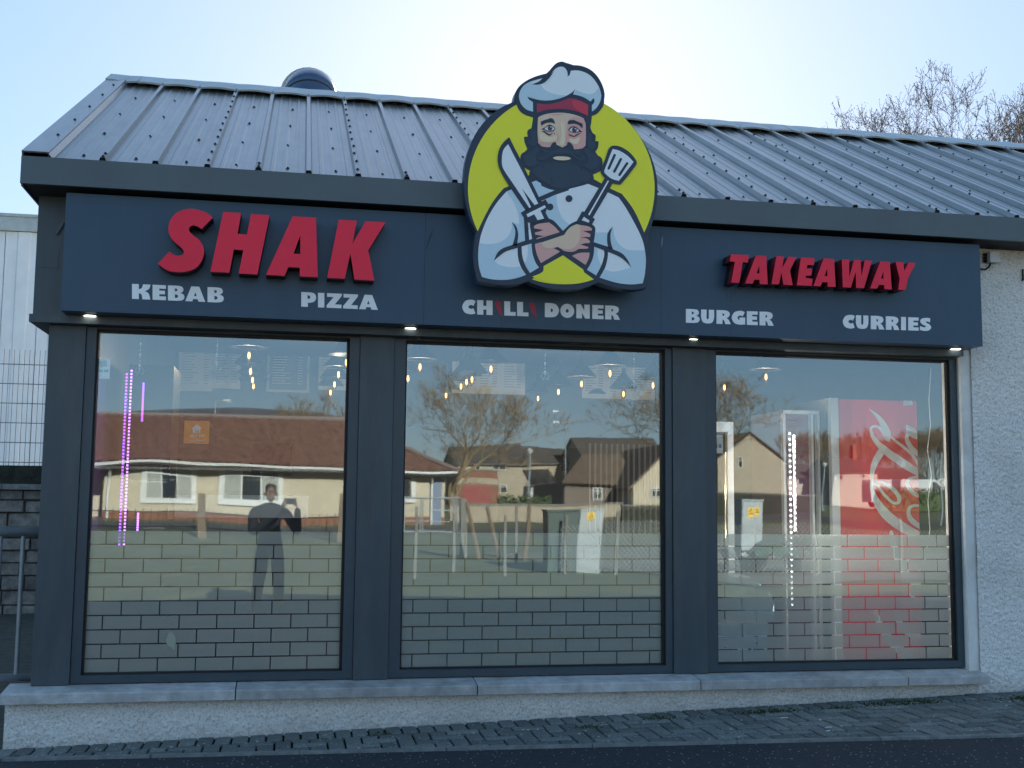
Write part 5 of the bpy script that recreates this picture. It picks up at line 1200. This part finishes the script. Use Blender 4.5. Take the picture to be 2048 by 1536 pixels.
# --- railings and posts before the lane
def railing(name, lab, xa, xb_, y, z0, h, step, m_, post=2.4, r=.012):
    o = thing(name, lab, 'railing'); x = xa
    while x < xb_:
        g_ = ground_z(x, y); MB().box(x-r, x+r, y-r, y+r, g_+.05, g_+h+.04).build('bar', m_, o); x += step
    for zz in (.16, h-.06):
        B = MB(); n = 12; xs_ = [xa+(xb_-xa)*i/n for i in range(n+1)]; B.tube([(x, y, ground_z(x, y)+zz) for x in xs_], .022, 4); B.build('rail', m_, o)
    return o
yr = D-40; railing('iron_railing', 'black iron railing along the lane, mirrored low in the left window', mir(120,1050,40).x, mir(700,1050,40).x, yr, 0, .72, .235, M_gut)
M_conc = mat('weathered_concrete', (.16,.155,.14), .9, .2, var=.2, vscale=6); M_timb = mat('weathered_timber', (.16,.12,.085), .9, .2, var=.3, vscale=6, stretch=(6,6,1))
def post(px, y0, y1, dist, lab, m_=M_conc, r=.06, cat='post', name='concrete_post'):
    a, b_ = mir(px, y0, dist), mir(px, y1, dist); g_ = ground_z(a.x, a.y)
    o = MB().hexa([(a.x-r,a.y-r,g_-.2),(a.x+r,a.y-r,g_-.2),(a.x+r,a.y+r,g_-.2),(a.x-r,a.y+r,g_-.2)],[(a.x-r*.8,a.y-r*.8,a.z),(a.x+r*.8,a.y-r*.8,a.z),(a.x+r*.8,a.y+r*.8,a.z),(a.x-r*.8,a.y+r*.8,a.z)]).build(name, m_)
    return tag(o, lab, cat)
post(406, 986, 1060, 38, 'stout timber gatepost before the bungalow, mirrored in the left window', M_timb, .14)
post(686, 986, 1060, 38, 'timber gatepost mirrored at the right edge of the left window', M_timb, .12)
# --- tubular gate and braces (middle window)
DG = 30.0; gt = thing('tubular_gate', 'grey tubular steel field gate mirrored at the left of the middle window', 'gate'); B = MB()
a, b_ = mir(806, 994, DG), mir(922, 1058, DG); yg = D-DG; g_ = b_.z
B.tube([(a.x,yg,g_),(b_.x,yg,g_),(b_.x,yg,a.z),(a.x,yg,a.z),(a.x,yg,g_)], .03, 6); B.build('frame', M_rail, gt)
for px in (840, 845, 912, 917): x = mir(px, 1020, DG).x; MB().tube([(x,yg,g_),(x,yg,a.z)], .02, 5).build('upright', M_rail, gt)
for v in (.33,.66): z = g_+(a.z-g_)*v; MB().tube([(a.x,yg,z),(b_.x,yg,z)], .012, 5).build('cross_rail', M_rail, gt)
post(930, 996, 1062, DG, 'concrete gatepost beside the tubular gate in the middle window', M_conc, .09)
for px0, py0, px1, py1, lab in ((936,1002,960,1062,'leaning timber prop right of the gatepost, left one'),(975,1010,1002,1060,'leaning timber prop right of the gatepost, right one'),(1060,1005,1048,1062,'thin crooked stake between the props and the utility cabinet')):
    a, b_ = mir(px0, py0, 29), mir(px1, py1, 29); b_.z = min(b_.z, ground_z(b_.x, b_.y)); o = MB().tube([a, (a+b_)/2+Vector((.02,0,0)), b_], [.05,.055,.06], 6).build('timber_prop', M_timb); tag(o, lab, 'prop')
# --- chain link fence
DC = 24.5; yc = D-DC; clf = thing('chainlink_fence', 'low chain-link fence on concrete posts mirrored across the middle and right windows', 'fence')
fx0, fx1 = mir(1120,1060,DC).x, mir(2060,1060,DC).x
for px in (1133, 1233, 1430, 1628, 1800, 1990):
    q = mir(px, 1026, DC); g_ = ground_z(q.x, yc); B = MB(); r = .036; B.hexa([(q.x-r,yc-r,g_-.2),(q.x+r,yc-r,g_-.2),(q.x+r,yc+r,g_-.2),(q.x-r,yc+r,g_-.2)],[(q.x-r*.8,yc-r*.8,q.z),(q.x+r*.8,yc-r*.8,q.z),(q.x+r*.8,yc+r*.8,q.z),(q.x-r*.8,yc+r*.8,q.z)]); B.build('post', M_conc, clf)
M_wire = mat('chainlink_wire', (.55,.55,.52), .5, metal=.3)
B = MB(); h = 1.05; s_ = .11; x = fx0-h; t_ = .0058
while x < fx1:
    for sg in (1, -1):
        xa, xb_ = (x, x+h) if sg > 0 else (x+h, x); 
        za, zb = ground_z(x, yc)+.02, ground_z(x, yc)+.02+h
        if xa < fx0: u = (fx0-xa)/(xb_-xa); xa, za = fx0, za+(zb-za)*u
        if xb_ < fx0: u = (xa-fx0)/(xa-xb_); xb_, zb = fx0, za+(zb-za)*u
        B.add([(xa-t_,yc,za),(xa+t_,yc,za),(xb_+t_,yc,zb),(xb_-t_,yc,zb),(xa,yc+t_,za),(xb_,yc+t_,zb)],[(0,1,2,3),(1,4,5,2),(4,0,3,5)])
    x += s_
B.build('wire_mesh', M_wire, clf, kind='stuff')
for px, y0, y1, dd, lab in ((832,1010,1130,23,'weathered concrete fence post at the far left of the middle window'),(911,1022,1112,25,'short concrete fence post below the tubular gate'),(1012,1026,1130,24,'leaning concrete fence post in the centre of the middle window'),(1034,1010,1080,28,'slim concrete fence post just right of the leaning one')):
    post(px, y0, y1, dd, lab, M_conc, .034)
# --- utility cabinets
def cabinet(lab, x0, y0, x1, y1, dist, m_, dep=.45, sticker_=None, split=1):
    a, b_ = mir(x0, y0, dist), mir(x1, y1, dist); y = D-dist; g_ = ground_z((a.x+b_.x)/2, y)-.05
    o = thing('utility_cabinet', lab, 'cabinet'); MB().box(a.x, b_.x, y-dep, y, g_+.001, a.z-.03).build('body', m_, o)
    MB().box(a.x-.02, b_.x+.02, y-dep-.02, y+.03, a.z-.029, a.z+.01).build('lid', m_, o)
    w = (b_.x-a.x)/split
    for k in range(split): MB().box(a.x+w*k+.015, a.x+w*(k+1)-.015, y+.001, y+.016, g_+.08, a.z-.06).build('door', m_, o)
    if sticker_:
        for (sx0, sy0, sx1, sy1) in sticker_:
            p0, p1 = mir(sx0, sy0, dist-.02), mir(sx1, sy1, dist-.02); e = MB().box(p0.x, p1.x, y+.017, y+.020, p1.z, p0.z).build('warning_label', mat('warning_yellow', (.75,.45,.01), .5), o)
            cx_, cz_ = (p0.x+p1.x)/2, p0.z-(p0.x-p1.x)*-.42; r = (p1.x-p0.x)*.36
            MB().prism([[(cx_-r,cz_-r*.8),(cx_+r,cz_-r*.8),(cx_,cz_+r*.9)],[(cx_-r*.55,cz_-r*.52),(cx_,cz_+r*.35),(cx_+r*.55,cz_-r*.52)]], y+.0235, y+.0205).build('triangle_mark', M_gut, e)
            z_ = cz_-r*1.5; MB().box(p0.x+.01, p1.x-.01, y+.0205, y+.0235, max(p1.z+.005, z_-.02), z_).build('text_bar', M_gut, e)
    return o
M_cabd = mat('cabinet_dark_green', (.025,.05,.045), .5, var=.1); M_cabg = mat('cabinet_grey', (.30,.33,.34), .5, var=.08)
cabinet('dark green utility cabinet mirrored in the middle window', 1095, 1016, 1157, 1140, 24.8, M_cabd, .5, None, 2)
cabinet('pale grey utility cabinet with a yellow warning label beside the dark green one', 1159, 1018, 1205, 1140, 24.9, M_cabg, .5, [(1173,1024,1188,1041)])
cabinet('small grey cabinet with two yellow warning labels mirrored in the right window', 1484, 1000, 1526, 1075, 26, M_cabg, .4, [(1496,1015,1507,1034),(1509,1014,1519,1031)])
# corrugated duct coils and a green tarpaulin
M_duc = mat('corrugated_duct', (.10,.105,.10), .5, var=.15)
def coil(lab, px, py, dist, R0c):
    c = mir(px, py, dist); g_ = ground_z(c.x, c.y); o = thing('duct_coil', lab, 'duct', (0,0,0), None); 
    for k in range(6):
        pts = []; rs = []
        for i in range(41):
            a = math.pi*i/40; pts.append((c.x+R0c*math.cos(a), c.y+k*.13-.3, g_+R0c*1.55*math.sin(a))); rs.append(.052+.010*(i % 2))
        MB().tube(pts, rs, 7).build('duct_hoop', M_duc, o)
    return o
coil('black corrugated duct hoops at the far left of the right window', 1437, 1060, 25.5, .36); coil('black corrugated duct hoops under the green tarpaulin in the right window', 1550, 1060, 25.5, .42)
c = mir(1545, 1040, 25); P_ = []; rng = random.Random(8)
for i in range(12):
    v = i/11; P_.append([(c.x-.55+1.1*u, c.y-.5+v*.9, ground_z(c.x,c.y)+.42+.22*math.sin(u*3.1)*math.sin(v*3.1)+.05*math.sin(u*17+v*9)-.3*max(0,abs(v-.5)-.3)) for u in np.linspace(0,1,16)])
o = link('tarpaulin', grid_mesh('tarpaulin', np.array(P_), mat('green_tarpaulin', (.05,.10,.05), .6, var=.2, vscale=4))); tag(o, 'crumpled green tarpaulin over the duct hoops in the right window', 'tarpaulin')
# --- houses further back
def gable_house(lab, px0, px1, eave_y, ridge_y, base_y, dist, depth, wall_m, roof_m, wins=(), front_gable=False, cat='house', chim=()):
    y = D-dist; xa, xb_ = mir(px0, base_y, dist).x, mir(px1, base_y, dist).x; ez = mir(px0, eave_y, dist).z; g_ = min(mir(px0, base_y, dist).z, ground_z(xa, y))-.3
    o = thing('house', lab, cat)
    MB().box(xa, xb_, y-depth, y, g_, ez).build('wall', wall_m, o)
    if front_gable:
        rz2 = mir((px0+px1)/2, ridge_y, dist).z; xm = (xa+xb_)/2
        B = MB(); B.add([(xa,y-.001,ez),(xb_,y-.001,ez),(xm,y-.001,rz2-.12),(xa,y-depth,ez),(xb_,y-depth,ez),(xm,y-depth,rz2-.12)],[(0,1,2),(3,5,4),(0,2,5,3),(1,4,5,2),(0,3,4,1)]); B.build('gable', wall_m, o)
        for s in (-1, 1):
            xe = xa-.25 if s < 0 else xb_+.25; B = MB(); sl = (rz2-ez)/((xb_-xa)/2); zz = ez-.25*sl
            B.hexa([(xm,y+.3,rz2-.1),(xe,y+.3,zz-.02),(xe,y-depth-.2,zz-.02),(xm,y-depth-.2,rz2-.1)] if s > 0 else [(xe,y+.3,zz-.02),(xm,y+.3,rz2-.1),(xm,y-depth-.2,rz2-.1),(xe,y-depth-.2,zz-.02)],
                   [(xm,y+.3,rz2+.05),(xe,y+.3,zz+.12),(xe,y-depth-.2,zz+.12),(xm,y-depth-.2,rz2+.05)] if s > 0 else [(xe,y+.3,zz+.12),(xm,y+.3,rz2+.05),(xm,y-depth-.2,rz2+.05),(xe,y-depth-.2,zz+.12)])
            B.build('roof', roof_m, o)
    else:
        rz2 = mir(px0, ridge_y, dist+depth/2).z; ym = y-depth/2; e_ = .35
        tile_slope('roof', (xa-.2,y+e_,ez-.1), (xb_+.2,y+e_,ez-.1), (xa-.2,ym,rz2), (xb_+.2,ym,rz2), roof_m, o, course=.5, wave=.6, amp=.025)
        B = MB(); B.hexa([(xa-.2,ym,rz2-.2),(xb_+.2,ym,rz2-.2),(xb_+.2,y-depth-e_,ez-.25),(xa-.2,y-depth-e_,ez-.25)][::-1],[(xa-.2,ym,rz2-.02),(xb_+.2,ym,rz2-.02),(xb_+.2,y-depth-e_,ez-.1),(xa-.2,y-depth-e_,ez-.1)][::-1]); B.build('rear_roof', roof_m, o)
        B = MB()
        for x in (xa, xb_-.02): B.add([(x,y,ez),(x,ym,rz2-.05),(x,y-depth,ez),(x+.02,y,ez),(x+.02,ym,rz2-.05),(x+.02,y-depth,ez)],[(0,2,1),(3,4,5),(0,1,4,3),(1,2,5,4),(2,0,3,5)])
        B.build('gable', wall_m, o)
        MB().box(xa-.2, xb_+.2, y+e_, y+e_+.1, ez-.2, ez-.08).build('gutter', M_gut, o)
    for w_ in wins:
        q0, q1 = mir(w_[0], w_[1], dist-.1), mir(w_[2], w_[3], dist-.1); house_window(o, q0.x, q1.x, q1.z, q0.z, y+.03, False, 1 if abs(q1.x-q0.x) > 1 else 0)
    for cx_, cw, ct, cb in chim:
        a, b_ = mir(cx_-cw/2, ct, dist+depth/2), mir(cx_+cw/2, cb, dist+depth/2); MB().box(a.x, b_.x, y-depth/2-.4, y-depth/2+.4, b_.z, a.z).build('chimney', M_brickr, o)
    return o
gable_house('dark-roofed beige terrace house left of centre in the middle window', 912, 1052, 921, 886, 1005, 100, 8, M_beige, M_slate, [(953,922,963,942),(990,924,1016,938),(1002,968,1016,985)])
gable_house('dark-roofed beige house in the middle of the middle window, lower ridge', 1053, 1165, 922, 893, 1005, 104, 8, M_beige, M_slate, [(1118,923,1147,944)])
gable_house('tall dark-roofed beige house behind the brown-roofed bungalow', 1166, 1330, 912, 872, 1005, 98, 9, M_beige, M_slate, [(1176,914,1192,930)])
gr = thing('garage', 'brick garage with a red roller door mirrored in the middle window', 'garage'); DGa = 90; y = D-DGa
a, b_ = mir(917, 940, DGa), mir(998, 1022, DGa); g_ = ground_z(a.x, y)-.2
MB().box(a.x, b_.x, y-6, y, g_, a.z-.001).build('wall', M_brickr, gr); MB().box(a.x-.1, b_.x+.1, y-6, y+.08, a.z, a.z+.15).build('coping', M_conc, gr)
q0, q1 = mir(916,956,DGa-.1), mir(998,970,DGa-.1); MB().box(q0.x, q1.x, y+.01, y+.06, q1.z, q0.z).build('lintel', M_beige, gr)
q0, q1 = mir(930,970,DGa-.1), mir(985,1020,DGa-.1)
for k in range(9): z_ = q1.z+(q0.z-q1.z)*k/9; MB().box(q0.x, q1.x, y+.01, y+.05, z_+.01, z_+(q0.z-q1.z)/9-.01).build('door_slat', M_door_r, gr)
po = thing('porch', 'white-trimmed lean-to porch on the dark-roofed house in the middle window', 'porch'); DPo = 88; y = D-DPo; a, b_ = mir(1060, 968, DPo), mir(1110, 1003, DPo); t0 = mir(1085, 938, DPo+2.6)
MB().box(a.x+.1, b_.x-.1, y-3, y-.2, ground_z(a.x,y)-.2, a.z-.05).build('wall', M_wtrim, po); B = MB(); B.hexa([(a.x,y+.2,a.z-.05),(b_.x,y+.2,a.z-.05),(b_.x,y-3,t0.z-.1),(a.x,y-3,t0.z-.1)],[(a.x,y+.2,a.z+.08),(b_.x,y+.2,a.z+.08),(b_.x,y-3,t0.z+.05),(a.x,y-3,t0.z+.05)]); B.build('roof', M_slate, po)
q0, q1 = mir(1072,972,DPo), mir(1100,1000,DPo); house_window(po, q0.x, q1.x, q1.z, q0.z, y-.15, False, 1)
# brown-roofed bungalow at the right of the middle window
b2 = thing('bungalow', 'brown-roofed bungalow with a cream gable mirrored at the right of the middle window', 'bungalow'); D2 = 62; y = D-D2
a, b_ = mir(1116, 966, D2), mir(1268, 1020, D2); g_ = ground_z(a.x, y)-.2; rzb = mir(1230, 905, D2+4).z
MB().box(a.x+.3, b_.x, y-8, y, g_, a.z).build('wall', mat('dark_brown_harl', (.14,.11,.09), .9, var=.15), b2)  # front wall in dark brown, slightly varied in tone
tile_slope('roof', (a.x,y+.4,a.z-.1), (b_.x+.3,y+.4,a.z-.1), (a.x+2.4,y-4,rzb), (b_.x+.3,y-4,rzb), M_btile, b2, course=.33, wave=.5, amp=.02)
q0, q1 = mir(1180,975,D2-.1), mir(1200,1000,D2-.1); house_window(b2, q0.x, q1.x, q1.z, q0.z, y+.03, False, 1)
gx0, gx1 = mir(1262, 960, D2-3).x, mir(1420, 960, D2-3).x; yg2 = y+3; ez2 = mir(1262, 968, D2-3).z; rz3 = mir(1345, 890, D2-3).z; xm = (gx0+gx1)/2
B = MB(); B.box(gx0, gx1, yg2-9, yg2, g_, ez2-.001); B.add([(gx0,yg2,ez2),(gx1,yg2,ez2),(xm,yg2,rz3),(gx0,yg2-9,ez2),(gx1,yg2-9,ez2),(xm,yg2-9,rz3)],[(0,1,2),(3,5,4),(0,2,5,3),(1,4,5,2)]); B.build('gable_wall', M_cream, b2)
for s in (-1,1):
    xe = gx0-.35 if s < 0 else gx1+.35; zz = ez2-.35*(rz3-ez2)/((gx1-gx0)/2); lo = [(xe,yg2+.25,zz),(xm,yg2+.25,rz3),(xm,yg2-9,rz3),(xe,yg2-9,zz)]
    if s > 0: lo = [lo[1],lo[0],lo[3],lo[2]]
    B = MB(); B.hexa([(p_[0],p_[1],p_[2]+.01) for p_ in lo],[(p_[0],p_[1],p_[2]+.16) for p_ in lo]); B.build('roof', M_btile, b2)
q0, q1 = mir(1301,972,D2-3.1), mir(1322,995,D2-3.1); house_window(b2, q0.x, q1.x, q1.z, q0.z, yg2+.03, False, 1)
gable_house('plain beige gable-end house mirrored at the left of the right window', 1436, 1572, 916, 864, 992, 100, 9, M_beige, M_slate, [(1478,912,1487,935)], True)
gable_house('white cottage row with dark roofs left of the red cooler in the right window', 1576, 1668, 949, 926, 985, 132, 8, M_pinkw, M_slate, [(1598,950,1612,965),(1636,955,1648,966)])
gable_house('pink-white house with a dark roof mirrored in the red cooler', 1672, 1756, 944, 916, 985, 126, 8, M_pinkw, M_slate, [(1680,948,1690,962),(1725,950,1732,960)], chim=((1708,8,890,920),))
gable_house('low dark-roofed house at the far right of the right window', 1762, 1850, 962, 938, 985, 128, 7, M_pinkw, M_slate, [(1790,964,1800,975)])
# low walls
for px0, px1, y0, y1, dist, lab, m_ in ((905,1240,1003,1030,56,'low beige roadside wall mirrored in the middle window',M_beige),(1240,1420,1012,1032,48,'low dark roadside wall right of the beige one',M_dark),(1425,1640,985,1012,70,'dark boundary wall before the gable-end house in the right window',M_dark)):
    a, b_ = mir(px0, y0, dist), mir(px1, y1, dist); g_ = ground_z((a.x+b_.x)/2, a.y)-.2; o = thing('garden_wall', lab, 'wall'); MB().box(a.x, b_.x, a.y-.25, a.y, g_, a.z-.08).build('wall', m_, o); MB().box(a.x-.02, b_.x+.02, a.y-.3, a.y+.05, a.z-.079, a.z).build('coping', M_conc, o)
# hedge behind the wall
def hedge(lab, px0, px1, y0, y1, dist, m_, dep=1.2, seed=1):
    a, b_ = mir(px0, y0, dist), mir(px1, y1, dist); g_ = ground_z((a.x+b_.x)/2, a.y); rng = random.Random(seed); B = MB(); wd = b_.x-a.x; ht = a.z-g_
    for _ in range(int(2600*min(6, wd*ht/12))):
        p_ = Vector((a.x+rng.random()*wd, a.y-rng.random()*dep, g_+ht*(rng.random()**.7)*(.85+.2*rng.random()))); r = rng.uniform(.05,.14)
        n = Vector((rng.gauss(0,1), rng.gauss(0,1), rng.gauss(0,1))).normalized(); u = n.orthogonal().normalized()*r; v = n.cross(u)
        B.add([p_-u-v*.6, p_+u-v*.6, p_+v], [(0,1,2)])
    B.box(a.x+.2, b_.x-.2, a.y-dep+.25, a.y-.25, g_, g_+ht*.8)
    o = B.build('hedge', m_); return tag(o, lab, 'hedge')
M_leaf = mat('hedge_leaf', (.05,.075,.025), .7, var=.3, vscale=2)
hedge('dark green clipped hedge mirrored behind the vans in the right window', 1760, 1990, 978, 1010, 95, M_leaf, 1.5, 3)
hedge('shrubby green bank above the beige roadside wall', 1000, 1105, 990, 1004, 60, M_leaf, 1.2, 4)
# lamp posts
def lamp(lab, px, top_y, dist, arms):
    t_ = mir(px, top_y, dist); g_ = ground_z(t_.x, t_.y); o = thing('street_lamp', lab, 'street lamp', (t_.x, t_.y, g_)); H = t_.z-g_
    MB().tube([(0,0,0),(0,0,1.2),(0,0,1.21),(0,0,H)], [.10,.10,.06,.045], 8).build('pole', M_rail, o)
    for k, (dx, dz) in enumerate(arms):
        MB().tube([(0,0,H-dz),(dx*.3,0,H-dz+.12),(dx,0,H-dz+.16)], .035, 6).build('arm', M_rail, o); MB().box(dx-.35 if dx < 0 else dx-.05, dx+.05 if dx < 0 else dx+.35, -.09, .09, H-dz+.11, H-dz+.22).build('lamp_head', M_rail, o)
    if not arms: MB().lathe([(.10,0),(.17,.12),(.20,.2),(.05,.28),(0,.29)], (0,0,H), 10).build('lamp_head', M_wtrim, o)
lamp('tall street lamp with two arms mirrored in the middle window', 1129, 826, 85, [(-.6,.1),(-.55,.85)])
lamp('short white-headed street lamp left of the tall one', 1058, 906, 72, [])
lamp('short white-headed street lamp mirrored left of the red cooler', 1650, 932, 80, [])
lamp('single-arm street lamp above the bungalow roof in the left window', 438, 802, 70, [(.5,.1)])
# direction sign
DS = 58; sg = thing('direction_sign', 'white arrow-ended road direction sign on a grey pole, mirrored in the right window', 'road sign'); y = D-DS
a, b_ = mir(1868, 962, DS), mir(1905, 976, DS); zc = (a.z+b_.z)/2; hh = a.z-zc
# the mirror swaps left and right of the lettered face only; the arrow points to the smaller x
MB().prism([[(a.x,zc),(a.x+.28,zc+hh),(b_.x,zc+hh),(b_.x,zc-hh),(a.x+.28,zc-hh)]], y+.03, y).build('panel', M_wtrim, sg)
MB().prism([[(a.x+.18,zc),(a.x+.36,zc+hh*.75),(a.x+.46,zc+hh*.75),(a.x+.28,zc),(a.x+.46,zc-hh*.75),(a.x+.36,zc-hh*.75)]], y+.034, y+.031).build('chevron', M_gut, sg)
q = mir(1877, 916, DS); MB().tube([(q.x,y-.06,ground_z(q.x,y)),(q.x,y-.06,q.z)], .045, 8).build('pole', M_rail, sg)
# vans
M_van = mat('white_van_paint', (.50,.50,.50), .3, coat=.4); M_tyre = mat('tyre', (.015,.015,.015), .8)
def van(lab, px, dist):
    c = mir(px, 975, dist); g_ = ground_z(c.x, c.y); o = thing('parked_van', lab, 'van', (c.x, c.y, g_), 'white vans parked beyond the road')
    prof = [(-2.5,.35),(-2.5,2.2),(-2.35,2.35),(1.0,2.35),(1.3,2.2),(1.9,1.35),(2.4,1.15),(2.55,.9),(2.55,.35)]
    B = MB(); n = len(prof); B.add([(x, -.95, z) for x, z in prof]+[(x, .95, z) for x, z in prof], [tuple(range(n)), tuple(range(n, 2*n))[::-1]]+[(i, n+i, n+(i+1) % n, (i+1) % n) for i in range(n)]); B.build('body', M_van, o)
    for s in (-1, 1): MB().prism([[(.75,1.4),(.75,2.05),(1.2,2.05),(1.7,1.4)]], s*.955, s*.952).build('side_window', M_win, o)
    MB().hexa([(1.36,-.8,2.12),(1.36,.8,2.12),(1.86,.8,1.42),(1.86,-.8,1.42)],[(1.40,-.8,2.14),(1.40,.8,2.14),(1.90,.8,1.44),(1.90,-.8,1.44)]).build('windscreen', M_win, o)
    for wx in (-1.5, 1.65):
        for s in (-1, 1): MB().tube([(wx,s*.98,.35),(wx,s*.75,.35)], .35, 14).build('wheel', M_tyre, o)
    return o
van('white parked van mirrored behind the script of the red cooler', 1778, 112); van('white parked van to the right of the first, by the cooler edge', 1838, 108)
# trees of the mirrored street
q = mir(908, 935, 74); tb = tree('big bare spreading tree mirrored in the middle window', (q.x, q.y, ground_z(q.x,q.y)), TM[2], .3, (mir(917,745,74).z-ground_z(q.x,q.y))/TT[2])
tb.scale = (tb.scale.x*1.2, tb.scale.y*1.2, tb.scale.z)
q = mir(1392, 935, 72); tb = tree('bare tree mirrored behind the column between the middle and right windows', (q.x, q.y, ground_z(q.x,q.y)), TM[2], 2.2, (mir(1385,738,72).z-ground_z(q.x,q.y))/TT[2])
tb.scale = (tb.scale.x*1.35, tb.scale.y*1.35, tb.scale.z)
q = mir(668, 935, 84); tree('bare tree behind the bungalow roof at the right of the left window', (q.x, q.y, ground_z(q.x,q.y)), TM[2], 4.0, (mir(668,775,84).z-ground_z(q.x,q.y))/TT[2])
WT = bare_tree_meshes(31, 9, .8, 2.0, 6, .16, .25, .022, M_bark2, M_twig2, up=.6)
rng = random.Random(14)
for k in range(22):
    px = 1585+k*19+rng.uniform(-6,6); dist = rng.uniform(150,175); q = mir(px, 950, dist); H = mir(px, 874-rng.uniform(-12,8)-(8 if px > 1800 else 0), dist).z-q.z+2
    tree('one of the brown bare trees in the wood on the skyline of the right window', (q.x, q.y, q.z-2), WT, rng.uniform(0,6), H/8.6, 'brown bare trees on the far skyline')

# ================================================================== PHOTOGRAPHER (stands behind the camera, seen mirrored in the left window)
ph = thing('person', 'person in dark clothes holding up a phone, mirrored in the left window', 'person')
M_cloth = mat('dark_clothing', (.012,.014,.018), .9, .2); M_skin = mat('skin', (.13,.08,.06), .6); M_hair = mat('dark_hair', (.012,.010,.009), .8)
bx, by = -.29, -8.62; gz_ = ground_z(bx, by)-.012
def skin_obj(name, verts, edges, radii, m_, parent, root=0, sub=2):
    me = bpy.data.meshes.new(name); me.from_pydata(verts, edges, []); o = bpy.data.objects.new(name, me); COL.objects.link(o)
    md = o.modifiers.new('skin', 'SKIN'); md.use_smooth_shade = True
    for i, r in enumerate(radii):
        v = me.skin_vertices[0].data[i]; v.radius = r if isinstance(r, tuple) else (r, r); v.use_root = (i == root)
    s = o.modifiers.new('sub', 'SUBSURF'); s.levels = s.render_levels = sub
    dg = bpy.context.evaluated_depsgraph_get(); em = bpy.data.meshes.new_from_object(o.evaluated_get(dg)); em.name = name
    bpy.data.objects.remove(o); em.materials.clear(); em.materials.append(m_)
    em.polygons.foreach_set('use_smooth', [True]*len(em.polygons)); return link(name, em, parent)
V = [(bx,by,gz_+.95),(bx,by-.01,gz_+1.12),(bx,by,gz_+1.30),(bx,by,gz_+1.45),(bx,by+.02,gz_+1.53),       # pelvis..neck
     (bx-.23,by,gz_+1.41),(bx-.24,by+.17,gz_+1.12),(-.13,-D-.09,CZ-.09),                               # arm to the phone
     (bx+.23,by,gz_+1.41),(bx+.42,by+.12,gz_+1.14),(.105,-D-.09,CZ-.085),
     (bx-.10,by,gz_+.88),(bx-.13,by+.02,gz_+.48),(bx-.15,by-.02,gz_+.09),(bx-.16,by+.12,gz_+.04),
     (bx+.10,by,gz_+.88),(bx+.14,by+.03,gz_+.48),(bx+.17,by,gz_+.09),(bx+.18,by+.14,gz_+.04)]
Ed = [(0,1),(1,2),(2,3),(3,4),(3,5),(5,6),(6,7),(3,8),(8,9),(9,10),(0,11),(11,12),(12,13),(13,14),(0,15),(15,16),(16,17),(17,18)]
Rr = [(.175,.13),(.165,.12),(.195,.13),(.15,.10),(.07,.07),.085,.068,.048,.085,.068,.048,(.125,.125),.10,.072,.05,(.125,.125),.10,.072,.05]
skin_obj('body', V, Ed, Rr, M_cloth, ph)
hd = Vector((bx+.005, by+.05, gz_+1.67))
skin_obj('head', [hd+Vector((0,0,-.13)), hd+Vector((0,.012,-.06)), hd+Vector((0,.0,.02)), hd+Vector((0,-.005,.085)), hd+Vector((0,.095,-.02))], [(0,1),(1,2),(2,3),(1,4)], [(.05,.05),(.062,.075),(.078,.095),(.06,.07),(.014,.016)], M_skin, ph)
skin_obj('hair', [hd+Vector((0,-.035,-.03)), hd+Vector((0,-.03,.05)), hd+Vector((0,.01,.095))], [(0,1),(1,2)], [(.075,.07),(.088,.085),(.085,.075)], M_hair, ph)
for s in (-1, 1): MB().lathe([(.001,-.03),(.018,-.012),(.02,.01),(.001,.03)], (hd.x+s*.08, hd.y-.005, hd.z-.02), 8).build('ear', M_skin, ph, smooth=True)
def hand(w, tips, th):
    w = Vector(w); pts = [w]; ed = []; rd = [(.026,.02)]
    pts.append(w+(Vector(tips[1])-w)*.45); ed.append((0,1)); rd.append((.036,.016))
    for t_ in tips:
        t_ = Vector(t_); k = len(pts); pts += [pts[1].lerp(t_, .45), pts[1].lerp(t_, .75)+Vector((0,.012,0)), t_]; ed += [(1,k),(k,k+1),(k+1,k+2)]; rd += [.0095,.009,.0078]
    t_ = Vector(th); k = len(pts); pts += [w.lerp(t_, .5)+Vector((0,.0,.012)), t_]; ed += [(0,k),(k,k+1)]; rd += [.012,.010]
    return skin_obj('hand', pts, ed, rd, M_skin, ph, 1, 1)
pz = CZ-.005; py_ = -D-.022
hand((-.122,-D-.075,CZ-.075), [(-.075,py_-.012,pz+.045),(-.078,py_-.014,pz+.022),(-.078,py_-.014,pz-.002),(-.075,py_-.012,pz-.024)], (-.05,py_-.02,pz-.05))
hand((.10,-D-.075,CZ-.07), [(.075,py_-.012,pz+.045),(.078,py_-.014,pz+.022),(.078,py_-.014,pz-.002),(.075,py_-.012,pz-.024)], (.045,py_-.02,pz-.045))
o = MB().box(-.074,.074,py_-.004,py_+.004,pz-.036,pz+.036).build('phone', mat('phone_black', (.02,.02,.022), .2)); tag(o, 'black phone held sideways by the person, mirrored in the left window', 'phone')
